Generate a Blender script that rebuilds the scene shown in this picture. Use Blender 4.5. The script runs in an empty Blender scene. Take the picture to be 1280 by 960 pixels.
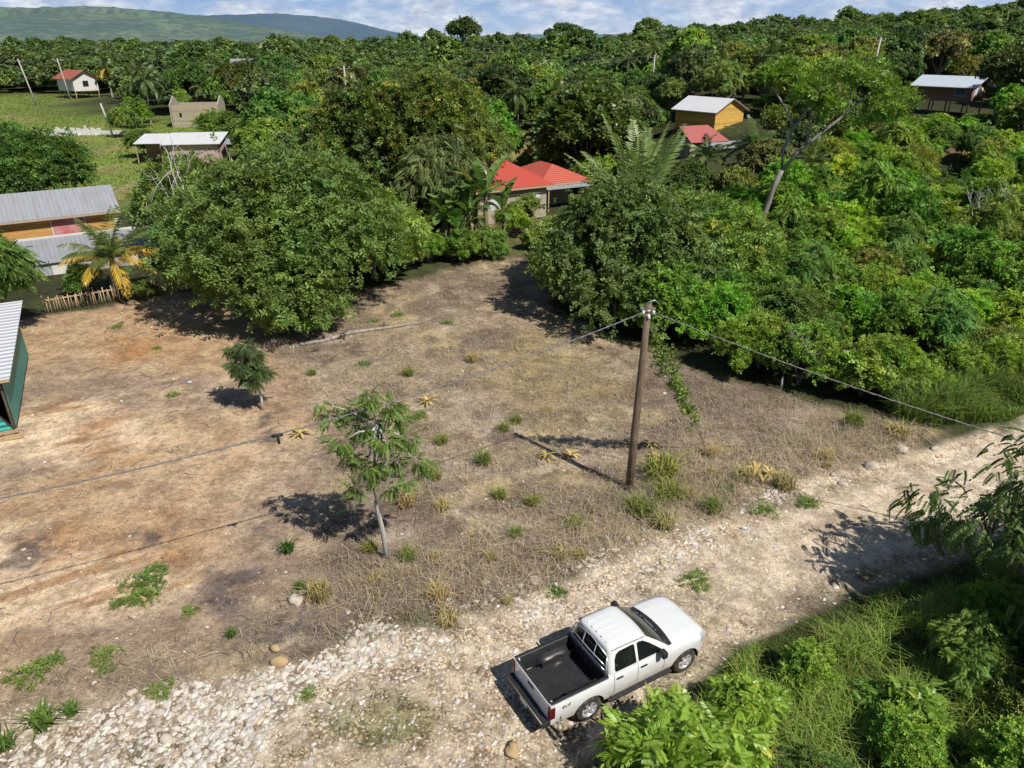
import bpy, bmesh, math, random
import numpy as np
from mathutils import Vector, Matrix

random.seed(7)
RNG = np.random.default_rng(7)
scene = bpy.context.scene
COL = scene.collection
R = math.radians

# ------------------------------------------------------------------ camera model of the drone
F_PX, HORIZON, CAM_H = 918.7, 47.0, 14.8
PITCH = math.atan((480 - HORIZON) / F_PX)
CP, SP = math.cos(PITCH), math.sin(PITCH)


def sm(a, b, x):
    t = np.clip((np.asarray(x, float) - a) / (b - a), 0, 1)
    return t * t * (3 - 2 * t)


def vnoise(x, y, scale, seed=0):
    x = np.asarray(x, float) / scale + 1000.37
    y = np.asarray(y, float) / scale + 1000.71
    xi = np.floor(x).astype(np.int64); yi = np.floor(y).astype(np.int64)
    fx = x - xi; fy = y - yi
    fx = fx * fx * (3 - 2 * fx); fy = fy * fy * (3 - 2 * fy)

    def hsh(a, b):
        n = (a * 374761393 + b * 668265263 + seed * 974711) & 0x7fffffff
        n = ((n ^ (n >> 13)) * 1274126177) & 0x7fffffff
        return ((n ^ (n >> 16)) & 0xffff) / 65535.0
    v00 = hsh(xi, yi); v10 = hsh(xi + 1, yi); v01 = hsh(xi, yi + 1); v11 = hsh(xi + 1, yi + 1)
    return (v00 * (1 - fx) + v10 * fx) * (1 - fy) + (v01 * (1 - fx) + v11 * fx) * fy


def fbm(x, y, scale, oct=4, seed=0):
    s = 0; a = 0.5; tot = 0
    for i in range(oct):
        s = s + a * vnoise(x, y, scale / 2 ** i, seed + i * 17); tot += a; a *= .55
    return s / tot


# road edges as y(x)
UX = [-80, -40, -12.4, -6.9, -4.35, -.46, 3, 7, 10.65, 15.3, 19.2, 26, 60, 200]
UY = [-12, 3.0, 12.74, 13.72, 15.1, 16.3, 18.5, 20.6, 23.1, 24.8, 26.6, 31.5, 55, 150]
LX = [-80, -40, -12, 0, 1.83, 5.5, 8.3, 12.3, 14.3, 18.6, 26, 60, 200]
LY = [-22, -7, 4.6, 10.0, 11.2, 14.2, 15.8, 17.6, 18.4, 21.6, 26.5, 50, 145]


def road_v(x, y):
    u = np.interp(x, UX, UY); l = np.interp(x, LX, LY)
    return (y - l) / (u - l)


def height(x, y):
    x = np.asarray(x, float); y = np.asarray(y, float)
    left = sm(-140, 10, x)
    h = 5.5 * sm(95, 300, y) * (.15 + .85 * left)
    h = h + 3.6 * sm(14, 34, x - .08 * (y - 70)) * sm(62, 112, y)
    h = h + 10.5 * sm(40, 230, x - .10 * (y - 200)) * sm(130, 330, y)
    near = 1 - sm(60, 110, np.hypot(x, y - 30))
    h = h + near * (.16 * (fbm(x, y, 6, 3, 5) - .5) + .05 * (fbm(x, y, 1.2, 2, 9) - .5))
    rv = road_v(x, y)
    h = h - .10 * sm(0, .2, rv) * (1 - sm(.8, 1.0, rv)) * near
    return h


def hz(x, y):
    return float(height(x, y))


def ground_point(u, v):
    """where a sight line of the drone meets the terrain"""
    a = (u - 640) / F_PX; b = (v - 480) / F_PX
    d = SP + CP * b; f = CP - SP * b
    t = 5.0
    for i in range(4000):
        if CAM_H - d * t <= hz(a * t, f * t): break
        t *= 1.004
    return a * t, f * t


# ------------------------------------------------------------------ object helpers
def tag(o, label=None, cat=None, group=None, kind=None):
    if label: o['label'] = label
    if cat: o['category'] = cat
    if group: o['group'] = group
    if kind: o['kind'] = kind
    return o


def link(o, parent=None):
    COL.objects.link(o)
    if parent is not None: o.parent = parent
    return o


def thing(name, label, cat, loc=(0, 0, 0), rz=0, group=None):
    o = bpy.data.objects.new(name, None); COL.objects.link(o)
    o.location = loc; o.rotation_euler = (0, 0, rz)
    o.empty_display_size = .3
    return tag(o, label, cat, group)


def np_mesh(name, V, faces, mats, color=None, smooth=False, matidx=None):
    """faces: list of (n,k) index arrays"""
    me = bpy.data.meshes.new(name)
    V = np.asarray(V, np.float32)
    me.vertices.add(len(V)); me.vertices.foreach_set('co', V.ravel())
    tot = sum(f.size for f in faces); npoly = sum(len(f) for f in faces)
    me.loops.add(tot); me.polygons.add(npoly)
    me.loops.foreach_set('vertex_index', np.concatenate([np.asarray(f, np.int32).ravel() for f in faces]))
    cnt = np.concatenate([np.full(len(f), f.shape[1], np.int32) for f in faces])
    st = np.concatenate([[0], np.cumsum(cnt)[:-1]]).astype(np.int32)
    me.polygons.foreach_set('loop_start', st)
    if matidx is not None: me.polygons.foreach_set('material_index', np.asarray(matidx, np.int32))
    me.polygons.foreach_set('use_smooth', np.full(npoly, smooth))
    for m in (mats if isinstance(mats, (list, tuple)) else [mats]): me.materials.append(m)
    if color is not None:
        c = np.ones((len(V), 4), np.float32); c[:, :3] = color
        at = me.attributes.new('col', 'FLOAT_COLOR', 'POINT'); at.data.foreach_set('color', c.ravel())
    me.update(calc_edges=True); me.validate()
    return me


def obj(name, me, parent=None):
    return link(bpy.data.objects.new(name, me), parent)


class MB:
    """collects simple shapes into one mesh"""
    def __init__(s): s.bm = bmesh.new()

    def face(s, pts):
        try: s.bm.faces.new([s.bm.verts.new(p) for p in pts])
        except ValueError: pass
        return s

    def box(s, x0, x1, y0, y1, z0, z1, bev=0, M=None):
        r = bmesh.ops.create_cube(s.bm, size=1)
        vs = r['verts']
        for v in vs:
            v.co = Vector((x0 + (v.co.x + .5) * (x1 - x0), y0 + (v.co.y + .5) * (y1 - y0), z0 + (v.co.z + .5) * (z1 - z0)))
        if bev > 0:
            es = list({e for v in vs for e in v.link_edges})
            rb = bmesh.ops.bevel(s.bm, geom=es, offset=bev, segments=2, profile=.6, affect='EDGES')
            vs = list({v for f in rb['faces'] for v in f.verts} | {v for v in vs if v.is_valid})
        if M is not None:
            for v in vs: v.co = M @ v.co
        return s

    def tube(s, pts, rad, n=8, cap=True):
        pts = [Vector(p) for p in pts]
        if not isinstance(rad, (list, tuple)): rad = [rad] * len(pts)
        rings = []; up = Vector((0, 0, 1))
        for i, p in enumerate(pts):
            d = (pts[min(i + 1, len(pts) - 1)] - pts[max(i - 1, 0)]).normalized()
            a = d.cross(up)
            if a.length < .05: a = d.cross(Vector((1, 0, 0)))
            a.normalize(); b = d.cross(a)
            rings.append([s.bm.verts.new(p + (a * math.cos(t) + b * math.sin(t)) * rad[i]) for t in [2 * math.pi * k / n for k in range(n)]])
        for r0, r1 in zip(rings, rings[1:]):
            for k in range(n):
                f = s.bm.faces.new((r0[k], r0[(k + 1) % n], r1[(k + 1) % n], r1[k])); f.smooth = True
        if cap:
            s.bm.faces.new(rings[0]); s.bm.faces.new(rings[-1])
        return s

    def grid(s, P, smooth=True, closed=False):
        rows = [[s.bm.verts.new(p) for p in row] for row in P]
        for r0, r1 in zip(rows, rows[1:]):
            m = len(r0)
            for k in range(m if closed else m - 1):
                try:
                    f = s.bm.faces.new((r0[k], r0[(k + 1) % m], r1[(k + 1) % m], r1[k])); f.smooth = smooth
                except ValueError: pass
        return rows

    def build(s, name, mat, parent=None):
        bmesh.ops.remove_doubles(s.bm, verts=s.bm.verts, dist=1e-5)
        bmesh.ops.recalc_face_normals(s.bm, faces=s.bm.faces)
        me = bpy.data.meshes.new(name); s.bm.to_mesh(me); s.bm.free()
        me.materials.append(mat)
        return obj(name, me, parent)


def copy_tree(o, parent=None):
    c = o.copy(); COL.objects.link(c)
    if parent is not None: c.parent = parent
    for ch in list(o.children): copy_tree(ch, c)
    return c


# ------------------------------------------------------------------ materials
def newmat(name):
    m = bpy.data.materials.new(name); m.use_nodes = True
    nt = m.node_tree
    return m, nt, nt.nodes['Principled BSDF'], nt.nodes['Material Output']


def N(nt, typ, **kw):
    n = nt.nodes.new(typ)
    for k, v in kw.items():
        if k in n.inputs: n.inputs[k].default_value = v
        else: setattr(n, k, v)
    return n


def ramp(nt, stops):
    r = nt.nodes.new('ShaderNodeValToRGB'); e = r.color_ramp.elements
    while len(e) < len(stops): e.new(.5)
    for el, (p, c) in zip(e, stops):
        el.position = p; el.color = (*c, 1) if len(c) == 3 else c
    return r


def mixc(nt, a, b, fac, mode='MIX'):
    m = nt.nodes.new('ShaderNodeMix'); m.data_type = 'RGBA'; m.blend_type = mode
    for sock, v in ((m.inputs['Factor'], fac), (m.inputs['A'], a), (m.inputs['B'], b)):
        if hasattr(v, 'is_output'): nt.links.new(v, sock)
        elif isinstance(v, (int, float)): sock.default_value = v
        else: sock.default_value = (*v, 1)
    for i in m.inputs:
        pass
    return m.outputs['Result']


def mixrgba(nt, a, b, fac, mode='MIX'):
    m = nt.nodes.new('ShaderNodeMixRGB'); m.blend_type = mode
    for sock, v in ((m.inputs[0], fac), (m.inputs[1], a), (m.inputs[2], b)):
        if hasattr(v, 'is_output'): nt.links.new(v, sock)
        elif isinstance(v, (int, float)): sock.default_value = v
        else: sock.default_value = (*v, 1)
    return m.outputs[0]


def leaf_material(name, transl=.33, rough=.5, spec=.35):
    m, nt, bsdf, out = newmat(name)
    at = N(nt, 'ShaderNodeAttribute', attribute_name='col')
    oi = N(nt, 'ShaderNodeObjectInfo')
    c = mixrgba(nt, at.outputs['Color'], oi.outputs['Color'], 1.0, 'MULTIPLY')
    hsv = N(nt, 'ShaderNodeHueSaturation'); hsv.inputs['Saturation'].default_value = .97
    mp = N(nt, 'ShaderNodeMapRange'); mp.inputs['To Min'].default_value = .48; mp.inputs['To Max'].default_value = .515
    nt.links.new(oi.outputs['Random'], mp.inputs['Value']); nt.links.new(mp.outputs[0], hsv.inputs['Hue'])
    mp2 = N(nt, 'ShaderNodeMapRange'); mp2.inputs['To Min'].default_value = 1.12; mp2.inputs['To Max'].default_value = .82
    nt.links.new(oi.outputs['Random'], mp2.inputs['Value']); nt.links.new(mp2.outputs[0], hsv.inputs['Value'])
    nt.links.new(c, hsv.inputs['Color'])
    nt.links.new(hsv.outputs[0], bsdf.inputs['Base Color'])
    bsdf.inputs['Roughness'].default_value = rough
    bsdf.inputs['Specular IOR Level'].default_value = spec
    tr = N(nt, 'ShaderNodeBsdfTranslucent')
    c2 = mixrgba(nt, hsv.outputs[0], (1.25, 1.35, .55), 1.0, 'MULTIPLY')
    nt.links.new(c2, tr.inputs['Color'])
    ms = N(nt, 'ShaderNodeMixShader'); ms.inputs[0].default_value = transl
    nt.links.new(bsdf.outputs[0], ms.inputs[1]); nt.links.new(tr.outputs[0], ms.inputs[2])
    nt.links.new(ms.outputs[0], out.inputs['Surface'])
    return m


def bark_material(name, c0, c1, scale=6):
    m, nt, bsdf, out = newmat(name)
    tc = N(nt, 'ShaderNodeTexCoord'); mp = N(nt, 'ShaderNodeMapping'); mp.inputs['Scale'].default_value = (1, 1, .12)
    nt.links.new(tc.outputs['Object'], mp.inputs[0])
    no = N(nt, 'ShaderNodeTexNoise', Scale=scale, Detail=8.0, Roughness=.7)
    nt.links.new(mp.outputs[0], no.inputs['Vector'])
    r = ramp(nt, [(.3, c0), (.7, c1)]); nt.links.new(no.outputs[0], r.inputs[0])
    nt.links.new(r.outputs[0], bsdf.inputs['Base Color']); bsdf.inputs['Roughness'].default_value = .85
    bu = N(nt, 'ShaderNodeBump', Strength=.6, Distance=.03); nt.links.new(no.outputs[0], bu.inputs['Height'])
    nt.links.new(bu.outputs[0], bsdf.inputs['Normal'])
    return m


def paint_material(name, col, rough=.6, dirt=.25, dirtcol=None, scale=3, metal=0, spec=.4, coat=0):
    """a coloured surface with uneven wear"""
    m, nt, bsdf, out = newmat(name)
    tc = N(nt, 'ShaderNodeTexCoord')
    n1 = N(nt, 'ShaderNodeTexNoise', Scale=scale, Detail=9.0, Roughness=.65); nt.links.new(tc.outputs['Object'], n1.inputs['Vector'])
    r = ramp(nt, [(.42, (0, 0, 0)), (.75, (1, 1, 1))]); nt.links.new(n1.outputs[0], r.inputs[0])
    d = dirtcol or tuple(v * .45 for v in col)
    ma = N(nt, 'ShaderNodeMath', operation='MULTIPLY'); ma.inputs[1].default_value = dirt
    nt.links.new(r.outputs[0], ma.inputs[0])
    c = mixrgba(nt, col, d, ma.outputs[0])
    nt.links.new(c, bsdf.inputs['Base Color'])
    bsdf.inputs['Roughness'].default_value = rough; bsdf.inputs['Metallic'].default_value = metal
    bsdf.inputs['Specular IOR Level'].default_value = spec; bsdf.inputs['Coat Weight'].default_value = coat
    return m


def sheet_material(name, col, rust, axis=0, pitch=.25, amount=.35, rough=.45, metal=.0):
    """corrugated metal sheet: ribs across one local axis, streaks and rust"""
    m, nt, bsdf, out = newmat(name)
    tc = N(nt, 'ShaderNodeTexCoord'); sx = N(nt, 'ShaderNodeSeparateXYZ'); nt.links.new(tc.outputs['Object'], sx.inputs[0])
    mu = N(nt, 'ShaderNodeMath', operation='MULTIPLY'); mu.inputs[1].default_value = 2 * math.pi / pitch
    nt.links.new(sx.outputs[axis], mu.inputs[0])
    si = N(nt, 'ShaderNodeMath', operation='SINE'); nt.links.new(mu.outputs[0], si.inputs[0])
    n1 = N(nt, 'ShaderNodeTexNoise', Scale=.9, Detail=9.0, Roughness=.7)
    mp = N(nt, 'ShaderNodeMapping'); sc = [.5, .5, .5]; sc[axis] = 2.2; mp.inputs['Scale'].default_value = sc
    nt.links.new(tc.outputs['Object'], mp.inputs[0]); nt.links.new(mp.outputs[0], n1.inputs['Vector'])
    r = ramp(nt, [(.45, (0, 0, 0)), (.75, (1, 1, 1))]); nt.links.new(n1.outputs[0], r.inputs[0])
    ma = N(nt, 'ShaderNodeMath', operation='MULTIPLY'); ma.inputs[1].default_value = amount
    nt.links.new(r.outputs[0], ma.inputs[0])
    c = mixrgba(nt, col, rust, ma.outputs[0])
    rr = ramp(nt, [(0.0, (.62, .62, .62)), (.35, (1, 1, 1))])
    h = N(nt, 'ShaderNodeMapRange'); h.inputs['From Min'].default_value = -1
    nt.links.new(si.outputs[0], h.inputs['Value']); nt.links.new(h.outputs[0], rr.inputs[0])
    nt.links.new(c, bsdf.inputs['Base Color'])
    bu = N(nt, 'ShaderNodeBump', Strength=.8, Distance=.03); nt.links.new(si.outputs[0], bu.inputs['Height'])
    nt.links.new(bu.outputs[0], bsdf.inputs['Normal'])
    bsdf.inputs['Roughness'].default_value = rough; bsdf.inputs['Metallic'].default_value = metal
    return m


def board_material(name, col, pitch=.18, dark=.45):
    """horizontal wooden boards with dark joints"""
    m, nt, bsdf, out = newmat(name)
    tc = N(nt, 'ShaderNodeTexCoord'); sx = N(nt, 'ShaderNodeSeparateXYZ'); nt.links.new(tc.outputs['Object'], sx.inputs[0])
    dv = N(nt, 'ShaderNodeMath', operation='DIVIDE'); dv.inputs[1].default_value = pitch; nt.links.new(sx.outputs[2], dv.inputs[0])
    fr = N(nt, 'ShaderNodeMath', operation='FRACT'); nt.links.new(dv.outputs[0], fr.inputs[0])
    fl = N(nt, 'ShaderNodeMath', operation='FLOOR'); nt.links.new(dv.outputs[0], fl.inputs[0])
    wn = N(nt, 'ShaderNodeTexWhiteNoise', noise_dimensions='1D'); nt.links.new(fl.outputs[0], wn.inputs['W'])
    mr = N(nt, 'ShaderNodeMapRange'); mr.inputs['To Min'].default_value = .8; mr.inputs['To Max'].default_value = 1.1
    nt.links.new(wn.outputs[0], mr.inputs['Value'])
    no = N(nt, 'ShaderNodeTexNoise', Scale=2.0, Detail=8.0)
    mp = N(nt, 'ShaderNodeMapping'); mp.inputs['Scale'].default_value = (.6, .6, 8); nt.links.new(tc.outputs['Object'], mp.inputs[0])
    nt.links.new(mp.outputs[0], no.inputs['Vector'])
    r = ramp(nt, [(.3, tuple(v * .7 for v in col)), (.7, col)]); nt.links.new(no.outputs[0], r.inputs[0])
    c = mixrgba(nt, r.outputs[0], mr.outputs[0], 1.0, 'MULTIPLY')
    g = ramp(nt, [(0, (dark, dark, dark)), (.12, (1, 1, 1))]); nt.links.new(fr.outputs[0], g.inputs[0])
    c = mixrgba(nt, c, g.outputs[0], 1.0, 'MULTIPLY')
    nt.links.new(c, bsdf.inputs['Base Color']); bsdf.inputs['Roughness'].default_value = .75
    return m


def simple(name, col, rough=.5, metal=0, spec=.5, coat=0):
    m, nt, bsdf, out = newmat(name)
    bsdf.inputs['Base Color'].default_value = (*col, 1); bsdf.inputs['Roughness'].default_value = rough
    bsdf.inputs['Metallic'].default_value = metal; bsdf.inputs['Specular IOR Level'].default_value = spec
    bsdf.inputs['Coat Weight'].default_value = coat
    return m


M_LEAF = leaf_material('foliage')
M_GLOSS = leaf_material('glossy_foliage', .3, .38, .5)
M_GRASS = leaf_material('grass_blades', .25, .6, .2)
M_STRAW = leaf_material('dry_straw', .12, .8, .1)
M_BARK = bark_material('grey_bark', (.12, .10, .08), (.32, .28, .24))
M_PALE = bark_material('pale_bark', (.30, .28, .25), (.62, .60, .56))
M_DARKBARK = bark_material('dark_bark', (.05, .04, .03), (.14, .11, .08))
M_POLE = bark_material('weathered_pole_wood', (.055, .038, .026), (.27, .195, .13), 16)
M_WOOD = bark_material('raw_lumber', (.35, .24, .13), (.55, .40, .24), 8)


# ------------------------------------------------------------------ foliage templates (axis +x, normal +z)
def kite(base, d, n, L, W, fold=.12):
    d = d / np.linalg.norm(d); s = np.cross(n, d); s /= np.linalg.norm(s); nn = np.cross(d, s)
    m = base + d * L * .42
    return [base, m + s * W * .5 - nn * W * fold, base + d * L - nn * L * .12, m - s * W * .5 - nn * W * fold]


def t_twig(n=12, leaf=.42, w=.2, seed=0, spread=1.0):
    r = np.random.default_rng(seed); q = []; c = []
    for i in range(n):
        t = .12 + .9 * i / n
        ang = i * 2.4 + r.normal(0, .3)
        out = np.array([.55 + r.normal(0, .15), math.cos(ang) * spread, math.sin(ang) * .55 * spread + .12])
        nrm = np.array([r.normal(0, .35) - .15, r.normal(0, .35), 1.0])
        q.append(kite(np.array([t, 0, -.12 * t * t]), out, nrm, leaf * (.75 + .5 * r.random()), w * (.8 + .4 * r.random())))
        c.append(.78 + .44 * r.random())
    return np.array(q), np.array(c)


def t_pinnate(pairs=9, L=.30, w=.11, droop=.3, seed=0):
    r = np.random.default_rng(seed); q = []; c = []
    for i in range(pairs):
        t = .15 + .85 * i / pairs; z = -droop * t * t
        for s in (-1, 1):
            d = np.array([.45, s, -.28 + r.normal(0, .1)]); nrm = np.array([-.1, s * .25, 1])
            k = math.sin(math.pi * (.25 + .7 * t))
            q.append(kite(np.array([t, 0, z]), d, nrm, L * (.6 + .5 * k), w, .05)); c.append(.85 + .3 * r.random())
    q.append(kite(np.array([1, 0, -droop]), np.array([1, 0, -.6]), np.array([.5, 0, 1]), L, w)); c.append(1)
    return np.array(q), np.array(c)


def t_clump(n=9, leaf=.8, w=.5, seed=0):
    r = np.random.default_rng(seed); q = []; c = []
    for i in range(n):
        p = np.array([.5 + r.normal(0, .32), r.normal(0, .38), r.normal(0, .22)])
        d = np.array([.6, r.normal(0, .8), r.normal(-.1, .4)]); nrm = np.array([r.normal(.1, .45), r.normal(0, .45), 1])
        q.append(kite(p - d * .2, d, nrm, leaf * (.6 + .7 * r.random()), w * (.7 + .6 * r.random()))); c.append(.7 + .55 * r.random())
    return np.array(q), np.array(c)


def frames(d, up, roll=None):
    d = d / np.linalg.norm(d, axis=1, keepdims=True)
    z = up - d * np.sum(up * d, 1, keepdims=True); z /= np.linalg.norm(z, axis=1, keepdims=True) + 1e-9
    y = np.cross(z, d)
    if roll is not None:
        c, s = np.cos(roll)[:, None], np.sin(roll)[:, None]
        y, z = y * c + z * s, z * c - y * s
    return np.stack([d, y, z], 2)


def spread(tmpl, pos, rot, scale, col):
    """a template copied to many places -> V, colours"""
    q, cf = tmpl
    n = len(q)
    P = np.einsum('nij,mkj->nmki', rot, q) * scale[:, None, None, None] + pos[:, None, None, :]
    C = np.broadcast_to((col[:, None, :] * cf[None, :, None])[:, :, None, :], P.shape)
    return P.reshape(-1, 3), C.reshape(-1, 3)


def quads_mesh(name, V, C, mat):
    return np_mesh(name, V, [np.arange(len(V)).reshape(-1, 4)], mat, np.clip(C, 0, 1))


def tube_np(pts, rad, n=6):
    mb = MB(); mb.tube(pts, rad, n); return mb


# ------------------------------------------------------------------ trees
PAL = dict(olive=(.178, .262, .056), mid=(.180, .292, .050), bright=(.225, .385, .046), dark=(.085, .145, .036), grey=(.160, .215, .072),
           yellow=(.20, .22, .045))


def crown_points(rng, H, Rr, base, nl, ns, flat=1.0, low=-.3, wander=.55):
    zc = base + (H - base) * .42
    lobes = []
    for i in range(nl):
        th = i * 2.39996 + rng.normal(0, .35); rho = math.sqrt((i + .5) / nl) * (.72 + .17 * rng.normal())
        rl = Rr * (.23 + .19 * rng.random()) * (1.15 - .25 * rho)
        top = H - rl * flat
        z = zc + (top - zc) * max(0, 1 - rho * rho * 1.25) * (.7 + .3 * rng.random()) - rho * .2 * (H - base) * (.2 + .8 * rng.random())
        z = max(z, base + rl * .3)
        lobes.append((Rr * rho * math.cos(th), Rr * rho * math.sin(th), z, rl))
    Lb = np.array(lobes); p = Lb[:, 3] ** 2 / np.sum(Lb[:, 3] ** 2)
    pos = []; dirs = []; li = []
    need = ns
    while need > 0:
        k = rng.choice(nl, need * 2, p=p)
        d = rng.normal(0, 1, (need * 2, 3)); d /= np.linalg.norm(d, axis=1, keepdims=True)
        ok = d[:, 2] > low - .3 * rng.random(len(d)); d = d[ok]; k = k[ok]
        bump = 1 + .22 * np.sin(d[:, 0] * 6 + k * 3) * np.sin(d[:, 1] * 6 + k * 5) + .12 * rng.normal(0, 1, len(k))
        rr = Lb[k, 3] * np.clip(bump, .55, 1.45) * np.where(rng.random(len(k)) < .22, rng.uniform(.4, .9, len(k)), 1) * np.where(rng.random(len(k)) < .09, rng.uniform(1.1, 1.5, len(k)), 1)
        P = Lb[k, :3] + d * rr[:, None] * np.array([1, 1, flat])
        dist = np.linalg.norm((P[:, None, :] - Lb[None, :, :3]) / np.array([1, 1, flat]), axis=2) / Lb[None, :, 3]
        dist[np.arange(len(k)), k] = 9
        inside = dist.min(1) < .72
        sc_ = .46 + .105 * Rr
        vn = vnoise(P[:, 0] + .6 * P[:, 2], P[:, 1] - .7 * P[:, 2], sc_, 3) * .6 + vnoise(P[:, 0] - .5 * P[:, 2], P[:, 1] + .8 * P[:, 2], sc_ * .5, 8) * .4
        gap = vn + .22 * rng.random(len(k)) > .545
        keep = (~inside | (rng.random(len(k)) < .12)) & (P[:, 2] > .1) & gap
        pos.append(P[keep]); dirs.append(d[keep]); li.append(k[keep]); need -= int(keep.sum())
    pos = np.concatenate(pos)[:ns]; dirs = np.concatenate(dirs)[:ns]; li = np.concatenate(li)[:ns]
    return Lb, pos, dirs, li


def tree_meshes(seed, H, Rr, base, nl, ns, slen, tmpl, pal, flat=.9, low=-.3, trunk_r=.16, bark=None, droop=.25, mat=None, var=.28, yellow=.0, limbs=True):
    rng = np.random.default_rng(seed)
    nl = int(nl * 1.35)
    Lb, pos, d, li = crown_points(rng, H, Rr, base, nl, ns, flat, low)
    axis = d * .8 + rng.normal(0, .45, d.shape); axis[:, 2] = axis[:, 2] * .6 - droop
    up = np.array([0, 0, 1.0]) * .9 + d * .55 + rng.normal(0, .25, d.shape)
    rot = frames(axis, up, rng.normal(0, .35, len(d)))
    lobecol = 1 + rng.normal(0, var * .5, nl)
    c = np.array(pal)[None, :] * (lobecol[li] * (1 + rng.normal(0, var, len(d))))[:, None]
    patch = np.sin(pos[:, 0] * 1.1 + seed) * np.sin(pos[:, 1] * 1.3) * np.sin(pos[:, 2] * 1.2 + 1)
    c = c * np.stack([1 + .22 * patch, 1 + .05 * patch, 1 - .1 * patch], 1)
    if yellow > 0:
        yl = rng.random(len(d)) < yellow
        c[yl] = c[yl] * np.array([2.1, 1.35, .8])
    V, C = spread(tmpl, pos - rot[:, :, 0] * slen * .45, rot, slen * rng.uniform(.7, 1.25, len(d)), np.clip(c, .012, .5))
    crown = quads_mesh('crown', V, C, mat or M_LEAF)
    mb = MB()
    if limbs:
        fork = max(base * .8, H * .16)
        lean = rng.normal(0, .12, 2)
        tp = (lean[0] * fork, lean[1] * fork, fork)
        mb.tube([(0, 0, -.2), (lean[0] * fork * .4, lean[1] * fork * .3, fork * .5), tp], [trunk_r * 1.25, trunk_r, trunk_r * .85], 8)
        for (x, y, z, rl) in Lb[:12]:
            m = ((tp[0] + x) * .5 + rng.normal(0, .15), (tp[1] + y) * .5 + rng.normal(0, .15), fork + (z - fork) * .38)
            mb.tube([tp, m, (x, y, z)], [trunk_r * .6, trunk_r * .36, trunk_r * .12], 6)
    else:
        for k in range(5):
            a = k * 1.3
            mb.tube([(0, 0, -.1), (math.cos(a) * Rr * .3, math.sin(a) * Rr * .3, H * .45)], [trunk_r * .5, trunk_r * .2], 5)
    mb.bm.normal_update()
    me = bpy.data.meshes.new('trunk'); mb.bm.to_mesh(me); mb.bm.free(); me.materials.append(bark or M_BARK)
    return crown, me


def plant_tree(name, meshes, x, y, s=1.0, rz=None, label='', cat='tree', group=None, tint=(1, 1, 1), sz=None, dz=0):
    t = thing(name, label, cat, (x, y, hz(x, y) - .05 + dz), random.uniform(0, 6.28) if rz is None else rz, group)
    t.scale = (s, s, sz or s)
    c = obj('crown', meshes[0], t); c.color = (*tint, 1)
    obj('trunk', meshes[1], t)
    return t

# ------------------------------------------------------------------ world, sun, camera
SUN_EL, SUN_DIR = R(50), Vector((.72, -.70, 0)).normalized()
world = bpy.data.worlds.new('World'); scene.world = world; world.use_nodes = True
wt = world.node_tree; wt.nodes.clear()
wo = wt.nodes.new('ShaderNodeOutputWorld')
sky = N(wt, 'ShaderNodeTexSky', sky_type='NISHITA'); sky.sun_disc = False
sky.sun_elevation = SUN_EL; sky.sun_rotation = math.atan2(SUN_DIR.x, SUN_DIR.y); sky.air_density = 1.0; sky.dust_density = .6; sky.ozone_density = 1.5
tc = N(wt, 'ShaderNodeTexCoord')
sep = N(wt, 'ShaderNodeSeparateXYZ'); wt.links.new(tc.outputs['Generated'], sep.inputs[0])
# cloud deck seen at a low angle: direction divided by a softened height
za = N(wt, 'ShaderNodeMath', operation='ADD'); za.inputs[1].default_value = .012; wt.links.new(sep.outputs[2], za.inputs[0])
zm = N(wt, 'ShaderNodeMath', operation='MAXIMUM'); zm.inputs[1].default_value = .006; wt.links.new(za.outputs[0], zm.inputs[0])
dx = N(wt, 'ShaderNodeMath', operation='MULTIPLY'); dx.inputs[1].default_value = 22; wt.links.new(sep.outputs[0], dx.inputs[0])
lz = N(wt, 'ShaderNodeMath', operation='MULTIPLY'); lz.inputs[1].default_value = 60; wt.links.new(sep.outputs[2], lz.inputs[0])
dy = N(wt, 'ShaderNodeMath', operation='MULTIPLY'); dy.inputs[1].default_value = 22; wt.links.new(sep.outputs[1], dy.inputs[0])
cb = N(wt, 'ShaderNodeCombineXYZ'); wt.links.new(dx.outputs[0], cb.inputs[0]); wt.links.new(dy.outputs[0], cb.inputs[1]); wt.links.new(lz.outputs[0], cb.inputs[2])
cn = N(wt, 'ShaderNodeTexNoise', Scale=.62, Detail=9.0, Roughness=.6, Distortion=.35); wt.links.new(cb.outputs[0], cn.inputs['Vector'])
cn2 = N(wt, 'ShaderNodeTexNoise', Scale=1.9, Detail=7.0, Roughness=.6); wt.links.new(cb.outputs[0], cn2.inputs['Vector'])
cr = ramp(wt, [(.36, (0, 0, 0)), (.58, (1, 1, 1))]); wt.links.new(cn.outputs[0], cr.inputs[0])
ccol = ramp(wt, [(.35, (9.0, 10.6, 13.4)), (.66, (17.5, 18.2, 19.2))]); wt.links.new(cn2.outputs[0], ccol.inputs[0])
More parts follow.
